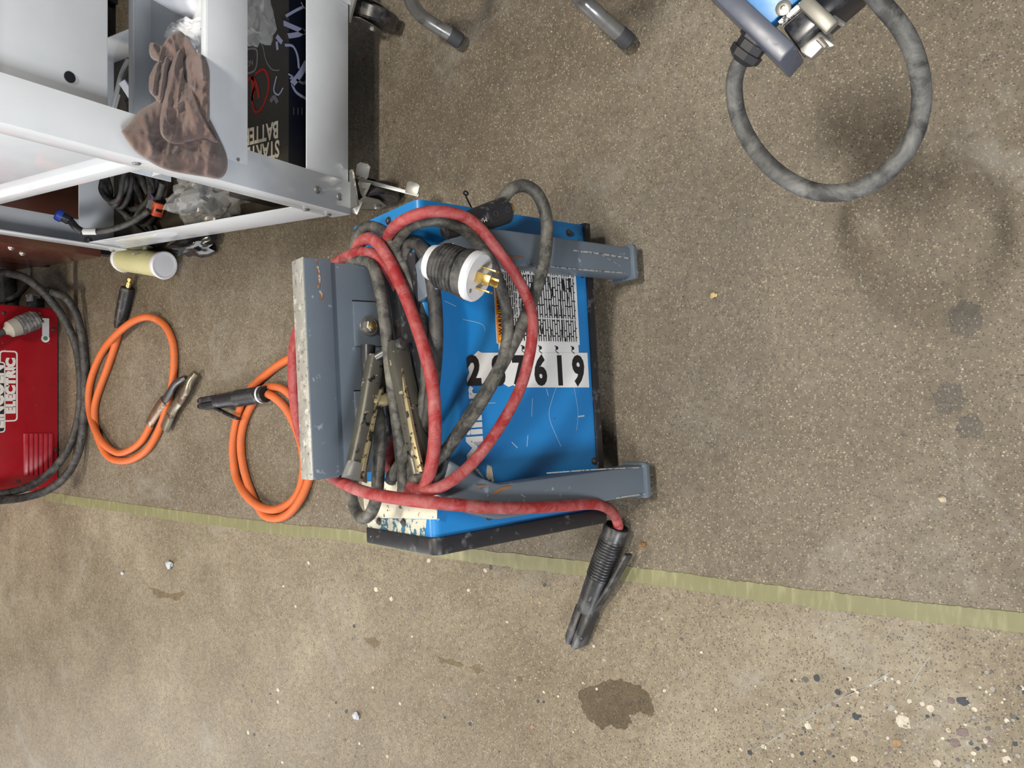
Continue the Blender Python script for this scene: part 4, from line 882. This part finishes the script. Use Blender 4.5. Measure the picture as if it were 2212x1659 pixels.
# ------------------------------------------------------------------ rag over the tray and leg
def rag_base(px, py):
    t = max(0.0, min(1.0, (300 - py) / 230.0)); t = t * t * (3 - 2 * t)
    u = max(0.0, min(1.0, (438 - px) / 40.0))
    return CY0 - 0.020 + t * u * 0.075
def lobe(poly, hmax, seed, lift, ridges, nr=26, na=96, edge=0.10):
    n = len(poly); C = Vector((sum(p[0] for p in poly) / n, sum(p[1] for p in poly) / n, 0))
    S_ = spline([Vector((*p, 0)) for p in poly + [poly[0]]], 10)[:-1]; m = len(S_)
    vs = []; f = []
    for i in range(nr + 1):
        k = i / nr
        for j in range(m):
            b = S_[j]; q = C + (b - C) * k
            px, py = q.x, q.y
            nz = noise.noise(Vector((px * .03, py * .022, seed)))
            dome = (1 - max(0, (k - (1 - edge * 2)) / (edge * 2)) ** 2) ** 0.5 if k > 1 - edge * 2 else 1
            h = hmax * dome * (0.62 + 0.5 * nz)
            for (ax_, ay_, bx_, by_, w_, hh_) in ridges:
                A_, B_ = Vector((ax_, ay_, 0)), Vector((bx_, by_, 0)); dd = B_ - A_; t = max(0, min(1, (q - A_).dot(dd) / dd.dot(dd))); ds = (q - A_ - dd * t).length
                h += hh_ * math.exp(-(ds / w_) ** 2) * dome
            wr = 1 - abs(noise.noise(Vector(((px + py * 0.25) * .045, (py - px * 0.25) * .014, seed + 6)))) * 2.2
            h += 0.0055 * max(0, wr) ** 2 * dome
            h += 0.0022 * noise.noise(Vector((px * .12, py * .12, seed + 3))) * dome
            P = yp(px, py, rag_base(px, py)); dirv = (CP - P).normalized()
            vs.append(P + dirv * (h + lift))
    for i in range(nr):
        for j in range(m): f.append([i * m + j, i * m + (j + 1) % m, (i + 1) * m + (j + 1) % m, (i + 1) * m + j])
    nb = len(vs)
    for j in range(m):
        q = S_[j]; P = yp(q.x, q.y, rag_base(q.x, q.y)); vs.append(P + (CP - P).normalized() * (lift - 0.012))
    for j in range(m): f.append([nr * m + j, nr * m + (j + 1) % m, nb + (j + 1) % m, nb + j])
    return vs, f
mb = MB()
mb.add(*lobe([(262, 284), (283, 262), (300, 240), (330, 222), (360, 205), (400, 210), (440, 235), (455, 262), (474, 300), (490, 338), (490, 368), (474, 386), (440, 382), (390, 374), (352, 364), (318, 346), (286, 322)], 0.022, 1, 0.0, [(310, 250, 330, 330, 7, .007), (335, 330, 480, 345, 14, .010), (300, 290, 370, 350, 9, .006), (420, 280, 478, 360, 10, .006)]))
mb.add(*lobe([(350, 100), (365, 78), (384, 66), (402, 78), (425, 112), (428, 130), (400, 134), (372, 140), (350, 138), (330, 128), (322, 112), (326, 92)], 0.026, 4, 0.0, [(352, 75, 385, 120, 6, .010), (330, 95, 345, 132, 5, .008)]))
mb.add(*lobe([(395, 126), (415, 114), (436, 118), (452, 150), (453, 200), (452, 262), (440, 258), (420, 225), (402, 190), (390, 160)], 0.026, 7, 0.004, [(430, 120, 440, 165, 6, .016), (405, 130, 412, 180, 6, .010), (415, 185, 450, 205, 5, .008)]))
mb.add(*lobe([(322, 165), (335, 140), (350, 126), (368, 120), (380, 135), (365, 200), (350, 235), (335, 212), (322, 195)], 0.024, 9, 0.002, [(340, 135, 330, 200, 5, .012), (358, 128, 345, 210, 5, .014)]))
mb.add(*lobe([(376, 120), (384, 106), (393, 110), (396, 135), (398, 165), (415, 190), (432, 232), (452, 275), (470, 308), (440, 300), (412, 305), (390, 312), (366, 308), (348, 290), (345, 260), (352, 215), (358, 170), (366, 145)], 0.026, 12, 0.014, [(384, 110, 350, 285, 6, .008), (395, 190, 430, 290, 10, .008), (360, 245, 372, 290, 5, .006), (400, 215, 380, 230, 6, .008)]))
rg = mb.build('rag', towelm, smooth=80); tag(rg, 'crumpled brown towelling rag hanging over the tray of the white cart', 'rag')

# other things in the tray
def tray_pt(px, py): return zp(px, py, 0.50)
pp = thing('paper_roll', tray_pt(375, 5), 'white paper covered canister with fine print at the picture edge, in the tray', 'canister')
tp3 = small_print('canister_print', X1, Y1, (0.78, 0.79, 0.84), (0.12, 0.12, 0.16), 0.006, 0.02, 0.0035, 40)
c0_, c1_ = yp(330, -40, 1.44), yp(446, 28, 1.40); ax = (c1_ - c0_).normalized(); ln = (c1_ - c0_).length
MB().lathe(c0_, ax, [(0, 0.030), (0.004, 0.032), (ln, 0.032), (ln + 0.003, 0.029)], 24).build('can', tp3, pp, smooth=35)
MB().lathe(c1_ + ax * 0.003, ax, [(0, 0.026), (0.006, 0.025), (0.006, 0.02)], 20).build('lid', mat('red_lid', (0.35, 0.03, 0.03), 0.4), pp, smooth=35)
bgp = []
sb = lump(yp(412, 78, 1.40), (0.030, 0.05, 0.036), mat('milky_plastic', (0.80, 0.81, 0.84), 0.25), 'plastic_wrap', amp=0.5, fr=1.4, seed=21, sub=4, crease=0.2, smooth=25)
tag(sb, 'crumpled milky plastic wrap in the tray beside the brown rag', 'plastic wrap')

# ------------------------------------------------------------------ boxed battery starter on the lower shelf
BX0, BX1, BY0, BY1, BZ0, BZ1 = 0.452, 0.965, 1.352, 1.56, ZB + 0.006, 0.286
bx = thing('printed_box', ((BX0 + BX1) / 2, (BY0 + BY1) / 2, BZ0), 'dark printed carton with upside down STARTER BATTERY lettering on the lower shelf', 'box')
MB().box(BX0, BX1, BY0 + 0.001, BY1, BZ0, BZ1).build('carton', boxtop, bx, bevel=0.001)
MB().box(BX0 + 0.0005, BX1 - 0.0005, BY0, BY0 + 0.001, BZ0 + 0.0005, BZ1 - 0.0005).build('front_panel', boxfront, bx, smooth=0)
def TB(px, py): q = zp(px, py, BZ1); return q
def FB(px, py): return yp(px, py, BY0)
for s_, p_, yb in (('STARTER', (604, 303), None), ('BATTERY', (602, 262), None)):
    q = TB(*p_); text(s_, 0.054, q, Y1, -X1, mat('print_cream', (0.72, 0.66, 0.52), 0.45), bx, bold=0.0016, sx=0.62, h=0.0006)
q = FB(665, 333); text('T', 0.044, FB(675, 321), Z1, -X1, printw, bx, bold=0.0016, sx=0.7, h=0.0008)
text('E:', 0.044, FB(675, 284), Z1, -X1, printw, bx, bold=0.0012, sx=0.7, h=0.0008)
def tline(pts, w, m, name='print_line'):
    P = [TB(*p) for p in pts]; ribbon([(q.x, q.y) for q in P], w, Vector((0, 0, BZ1)), X1, Y1, 0.0007).build(name, m, bx, smooth=0)
def fline(pts, w, m, name='print_line'):
    P = [FB(*p) for p in pts]; ribbon([(q.x, q.z) for q in P], w, Vector((0, BY0, 0)), X1, Z1, 0.0007).build(name, m, bx, smooth=0)
tline([(552, 160), (570, 150), (580, 170), (579, 200), (565, 235), (550, 240), (545, 210), (552, 185)], 0.006, printr)
tline([(530, 178), (545, 168), (555, 185), (560, 212)], 0.008, printr)
tline([(545, 165), (548, 200), (544, 218)], 0.010, printr)
tline([(555, 78), (568, 100), (575, 130), (588, 150), (604, 152)], 0.003, printg)
tline([(598, 78), (606, 88), (610, 92)], 0.010, printl); tline([(598, 90), (600, 108)], 0.007, printl)
tline([(525, 110), (545, 105), (556, 112), (552, 150), (530, 160)], 0.005, printg)
tline([(598, 165), (592, 195), (602, 205), (612, 190)], 0.004, printl); tline([(585, 220), (592, 210), (600, 222)], 0.010, printg)
text('NOCO', 0.020, TB(548, 128), Y1, -X1, printg, bx, bold=0.0006, sx=0.8, h=0.0008)
fline([(615, 98), (632, 100), (642, 120), (645, 148)], 0.006, printl)
fline([(612, 50), (640, 62), (658, 70)], 0.012, printl); fline([(656, 66), (645, 74), (622, 78)], 0.011, printl)
fline([(630, 182), (648, 160), (662, 135)], 0.014, printl); fline([(630, 182), (640, 200), (662, 214)], 0.007, printl); fline([(640, 172), (655, 180), (664, 172)], 0.006, printg)
fline([(617, 35), (640, 22), (655, 15)], 0.006, printl); fline([(650, 5), (655, 14), (664, 24)], 0.002, printw); fline([(622, 160), (632, 166), (626, 170)], 0.004, printl)
for k in range(3): fline([(634 + k * 9, 232 + (k % 2)), (634 + k * 9, 248)], 0.0018, printg)
wb = lump(yp(530, 20, 1.40), (0.07, 0.05, 0.05), bagm, 'clear_film', amp=0.5, fr=1.4, seed=31, sub=4, crease=0.2, smooth=22)
tag(wb, 'clear plastic film lying on the dark carton at the picture edge', 'plastic film')

# ------------------------------------------------------------------ wiring, connectors and bag on the lower shelf
SZ = ZB + 0.007
def coil(c, R, n, r, m, seed, flat_=0.6, tilt=0.0):
    rnd = random.Random(seed); pts = []
    for i in range(n * 10 + 1):
        a = 2 * math.pi * i / 10; rr2 = R * (0.85 + 0.25 * rnd.random())
        pts.append(Vector((c[0] + rr2 * math.cos(a), c[1] + rr2 * math.sin(a) * flat_ * 1.5, c[2] + r + 0.012 * i / 10 + 0.012 * rnd.random() + tilt * math.sin(a))))
    return pts
hn = thing('wire_harness', zp(300, 440, SZ), 'black cable harness with grey and orange connectors on the lower shelf', 'cable')
cc = zp(305, 415, SZ + 0.03)
mb = MB(); mb.tube(coil((cc.x, cc.y, SZ), 0.085, 4, 0.008, blk, 3), 0.008, 8, 4)
mb.tube(coil((cc.x + 0.03, cc.y + 0.04, SZ + 0.05), 0.07, 3, 0.008, blk, 5), 0.0075, 8, 4)
def SH(px, py, z=0.02): return zp(px, py, SZ + z)
mb.tube([SH(262, 385, .06), SH(262, 430, .05), SH(280, 452, .04), SH(305, 447, .05), SH(340, 430, .05), SH(352, 395, .06)], 0.009, 10)
mb.tube([SH(282, 380, .05), SH(310, 440, .03), SH(318, 475, .02), SH(330, 500, .02)], 0.008, 10)
mb.tube([SH(300, 375, .05), SH(322, 420, .04)], 0.010, 10)
mb.tube([SH(260, 450, .03), SH(285, 480, .02), SH(318, 508, .02)], 0.007, 10)
mb.build('cable', blk, hn, smooth=60)
def conn(px, py, ax_, z, m1, m2, sc=1.0):
    o = SH(px, py, z); ax_ = ax_.normalized(); sd = ax_.cross(Z1).normalized(); u = sd.cross(ax_)
    g = MB().obox(o, ax_, sd, u, 0.022 * sc, 0.017 * sc, 0.010 * sc).obox(o - ax_ * 0.018 * sc, ax_, sd, u, 0.01 * sc, 0.013 * sc, 0.013 * sc).build('connector', m1, hn, bevel=0.002)
    MB().obox(o + ax_ * 0.030 * sc, ax_, sd, u, 0.010 * sc, 0.019 * sc, 0.014 * sc).build('connector_insert', m2, g, bevel=0.003)
    MB().obox(o + ax_ * 0.0405 * sc, ax_, sd, u, 0.0006, 0.004 * sc, 0.008 * sc).build('key_slot', blackm, g)
conn(333, 446, Vector((-0.5, -1, 0.25)), 0.05, greyconn, orangeconn, 1.0)
conn(252, 438, Vector((-0.25, -1, -0.1)), 0.05, greyconn, orangeconn, 0.9)
conn(290, 450, Vector((-0.3, -1, 0)), 0.012, greyconn, orangeconn, 0.8)
for k, mm in enumerate((printr, bluecap, printg)):
    MB().tube([SH(318 + k * 2, 415, .055), SH(326 + k * 2, 425, .058), SH(330 + k, 436, .055)], 0.0018, 6).build('thin_wire', mm, hn)
pk = thing('capped_cable', SH(190, 500, 0.0), 'short black cable with a blue capped end and white sleeve near the rear rail', 'cable')
pk.location.z = SZ
P0 = [yp(130, 466, 2.21), yp(150, 476, 2.20), yp(165, 492, 2.18), yp(178, 500, 2.17), yp(210, 500, 2.14), yp(240, 496, 2.10), yp(285, 480, 2.02), yp(322, 455, 1.96)]
MB().tube(P0[:4], [0.014] * 7 + [0.010] * 12, 10).build('boot', blackp, pk, smooth=60)
MB().tube(P0[3:], 0.0085, 10).build('cable', blk, pk, smooth=60)
MB().tube([P0[3] + (P0[4] - P0[3]) * 0.05, P0[4] + (P0[3] - P0[4]) * 0.05], 0.0095, 12, 1).build('white_sleeve', whitecable, pk)
ax = (P0[0] - P0[1]).normalized(); MB().lathe(P0[0], ax, [(-0.006, 0.0175), (0.008, 0.0175), (0.012, 0.014)], 16).build('blue_cap', bluecap, pk, smooth=30)
# clear bag with small parts
bgc = zp(446, 424, SZ + 0.05)
bg = thing('plastic_bag', Vector((bgc.x, bgc.y, SZ)), 'clear plastic bag of small parts on the lower shelf behind the front leg', 'bag')
lump(bgc, (0.070, 0.125, 0.062), bagm, 'film', bg, amp=0.40, fr=1.7, seed=2, sub=4, floor=SZ, crease=0.22, smooth=22)
for k in range(7):
    rnd = random.Random(k); q = bgc + Vector((rnd.uniform(-.04, .04), rnd.uniform(-.08, .08), rnd.uniform(-.03, .02)))
    MB().obox(q, Vector((math.cos(k), math.sin(k), 0)), Vector((-math.sin(k), math.cos(k), 0)), Z1, rnd.uniform(.012, .03), rnd.uniform(.008, .02), .008).build('small_part', [blackp, printg, paper, blackm][k % 4], bg, bevel=0.002)
# second harness seen between cabinet and tray
h2 = thing('cable_bundle', (0.80, 2.0, SZ), 'bundle of black cables seen between the cabinet and the tray', 'cable')
mb = MB(); mb.tube(coil((0.80, 1.98, SZ), 0.10, 6, 0.010, blk, 11), 0.010, 8, 4); mb.tube(coil((0.70, 1.93, SZ), 0.07, 5, 0.009, blk, 13), 0.009, 8, 4)
mb.build('cable', blk, h2, smooth=60)
MB().tube([yp(243, 235, 1.95), yp(252, 200, 1.95), yp(262, 160, 1.95), yp(276, 130, 1.95)], 0.006, 8).build('white_wire', whitecable, h2)
MB().tube([yp(246, 240, 1.97), yp(256, 205, 1.97)], 0.005, 8).build('white_wire', whitecable, h2)
MB().obox(yp(274, 192, 1.9), Vector((0.8, 0.2, 0.5)).normalized(), Vector((0.2, -0.9, 0)).normalized(), Vector((0.45, 0.1, -0.8)).normalized(), 0.02, 0.012, 0.002).build('tag_strip', paper, h2)

# ------------------------------------------------------------------ brown cabinet behind the cart, tube on the floor
bc = thing('brown_cabinet', (0.85, 2.75, 0), 'brown enamelled metal cabinet behind the white cart', 'cabinet')
MB().box(0.415, 1.35, 2.47, 3.0, 0.075, 1.1).build('body', brownp, bc, bevel=0.003)
for x in (0.45, 1.30):
    for y in (2.52, 2.95): MB().box(x - 0.02, x + 0.02, y - 0.02, y + 0.02, 0, 0.075).build('foot', blackm, bc)
for px, py in ((24, 535), (48, 547)): MB().lathe(xp(px, py, 0.415), -X1, [(0, 0.010), (0.004, 0.009), (0.008, 0.004)], 10).build('screw', steel, bc, smooth=40)
tb = thing('capped_tube', zp(320, 580), 'yellowish clear plastic tube with a white cap lying behind the cart', 'tube')
c1_ = zp(354, 573, 0.046); c0_ = zp(268, 560, 0.046); ax = (c1_ - c0_).normalized(); ln = (c1_ - c0_).length
MB().lathe(c0_, ax, [(0, 0.036), (0.003, 0.039), (ln - 0.008, 0.039)], 26).build('tube', bottlem, tb, smooth=35)
MB().lathe(c0_ + ax * (ln - 0.01), ax, [(0, 0.042), (0.012, 0.044), (0.016, 0.042), (0.016, 0.037), (0.013, 0.036)], 28).build('cap', capm, tb, smooth=35)
MB().lathe(c0_ - ax * 0.012, ax, [(0, 0.040), (0.012, 0.043), (0.016, 0.041)], 26).build('cap', capm, tb, smooth=35)
bb = lump(zp(420, 532, 0.02), (0.03, 0.09, 0.03), mat('black_film', (0.02, 0.02, 0.02), 0.2), 'black_film_scrap', amp=0.8, fr=2.0, seed=41, sub=3, floor=0.0)
tag(bb, 'crumpled black plastic scrap under the cart beside the capped tube', 'plastic scrap')

# ------------------------------------------------------------------ tubular stand legs at the upper edge
sd_ = thing('tubular_stand', zp(1150, -200), 'grey bent steel tube stand with black rubber tipped legs at the picture top', 'stand')
def stand_leg(pts, tip0, tip1, rad):
    o = MB().tube(pts, rad, 16).build('leg', tubem, sd_, smooth=60)
    ax = (tip1 - tip0).normalized(); ln = (tip1 - tip0).length
    MB().lathe(tip0, ax, [(0, rad * 1.05), (0.003, rad * 1.14), (ln * .5, rad * 1.12), (ln * .55, rad * 1.2), (ln, rad * 1.15), (ln + 0.003, rad * 0.9)], 18).build('rubber_tip', tipm, o, smooth=30)
t0, t1 = zp(972, 74, .045), zp(994, 90, .024)
ridge = [zp(700, -420, .62), zp(820, -150, .42), zp(872, -40, .24), zp(889, 5, .16), zp(910, 34, .11), zp(940, 55, .075), t0]
stand_leg(ridge, t0, t1, 0.0155)
t2, t3 = zp(1337, 72, .045), zp(1357, 92, .024)
stand_leg([zp(1080, -420, .62), zp(1180, -120, .34), zp(1240, -20, .16), zp(1290, 30, .10), t2], t2, t3, 0.0165)
MB().tube([zp(700, -420, .62), zp(890, -430, .62), zp(1080, -420, .62)], 0.0155, 16).build('cross_tube', tubem, sd_, smooth=60)

# ------------------------------------------------------------------ corner of a blue wire feeder with its heavy cable, upper right
wf = thing('blue_feeder', zp(1680, -60, 0), 'corner of a blue machine with black frame bars at the upper right edge', 'machine')
FZ = 0.60
def Q(px, py, z=FZ): return zp(px, py, z)
def slab(pts, z1, z0, m, name, parent=wf, bev=0.002):
    top_ = [Q(x, y, z1) for x, y in pts]; n = len(top_); lo = [Vector((q.x, q.y, z0)) for q in top_]
    return mesh_obj(name, lo + top_, [list(range(n)), list(range(n, 2 * n))] + [[i, (i + 1) % n, n + (i + 1) % n, n + i] for i in range(n)], m, parent, 30, bev)
slab([(1700, -200), (1480, -120), (1652, 62), (1760, -30)], FZ - 0.012, FZ - 0.03, blue, 'side_panel')
slab([(1460, -85), (1500, -105), (1718, 96), (1683, 136)], FZ, FZ - 0.055, bluegrey, 'frame_bar', bev=0.003)
slab([(1720, 95), (1690, 58), (1830, -60), (1862, -30)], FZ - 0.006, FZ - 0.055, blackm, 'frame_bar', bev=0.003)
slab([(1686, 54), (1738, 10), (1732, 0), (1680, 46)], FZ - 0.0045, FZ - 0.012, mat('chipped_white_paint', (0.62, 0.62, 0.60), 0.5, wear=[((0.03, 0.03, 0.04), 120, 0.5, 0.05)]), 'chipped_edge', bev=0.0006)
MB().lathe(Q(1693, 19, FZ - 0.012), Z1, [(0, 0.009), (0.003, 0.009), (0.004, 0.006), (0.004, 0.003), (0.001, 0.0028)], 16).build('rivet', steel, wf, smooth=30)
br = slab([(1722, 10), (1742, -20), (1812, 44), (1784, 72)], FZ + 0.016, FZ + 0.006, mat('dull_zinc', (0.26, 0.25, 0.22), 0.45, 0.6), 'latch_plate', bev=0.003)
slab([(1724, 94), (1752, 72), (1790, 64), (1800, 78), (1752, 126), (1730, 112)], FZ - 0.02, FZ - 0.03, steel, 'latch_base', bev=0.001)
slab([(1765, 84), (1780, 76), (1804, 98), (1786, 104)], FZ - 0.005, FZ - 0.012, steel, 'latch_hook', bev=0.001)
MB().tube([Q(1800, 38, FZ - .002), Q(1812, 46, FZ - .002), Q(1826, 55, FZ - .002)], 0.003, 8).build('latch_pin', steel, wf)
MB().tube([Q(1768, 84, FZ + .0), Q(1778, 94, FZ), Q(1785, 102, FZ)], 0.003, 8).build('latch_pin', steel, wf)
# strain relief and cable
g0 = Q(1628, 92, FZ - .045); g1 = Q(1606, 124, FZ - .05); ax = (g1 - g0).normalized(); ln = (g1 - g0).length
gl = MB().lathe(g0 - ax * 0.012, ax, [(0, 0.021), (0.010, 0.0215), (0.012, 0.018), (ln * .5 + .012, 0.018), (ln * .55 + .012, 0.021), (ln + .012, 0.020), (ln + .018, 0.012)], 8).build('cable_gland', blackp, wf, smooth=25)
fcb = thing('feeder_cable', zp(1790, 560), 'thick dusty black cable hanging in a big loop from the blue machine', 'cable')
MB().tube([g1 - ax * .005, Q(1592, 150, FZ - .06), Q(1586, 195, FZ - .07), Q(1596, 255, FZ - .075), Q(1628, 318, FZ - .075), Q(1678, 372, FZ - .07), Q(1742, 408, FZ - .07), Q(1810, 417, FZ - .07), Q(1878, 398, FZ - .07), Q(1938, 350, FZ - .065), Q(1976, 288, FZ - .06), Q(1991, 210, FZ - .05), Q(1980, 132, FZ - .04), Q(1952, 68, FZ - .03), Q(1910, 15, FZ - .02), Q(1860, -40, FZ), Q(1800, -90, FZ)], 0.0105, 16).build('cable', blk3, fcb, smooth=60)
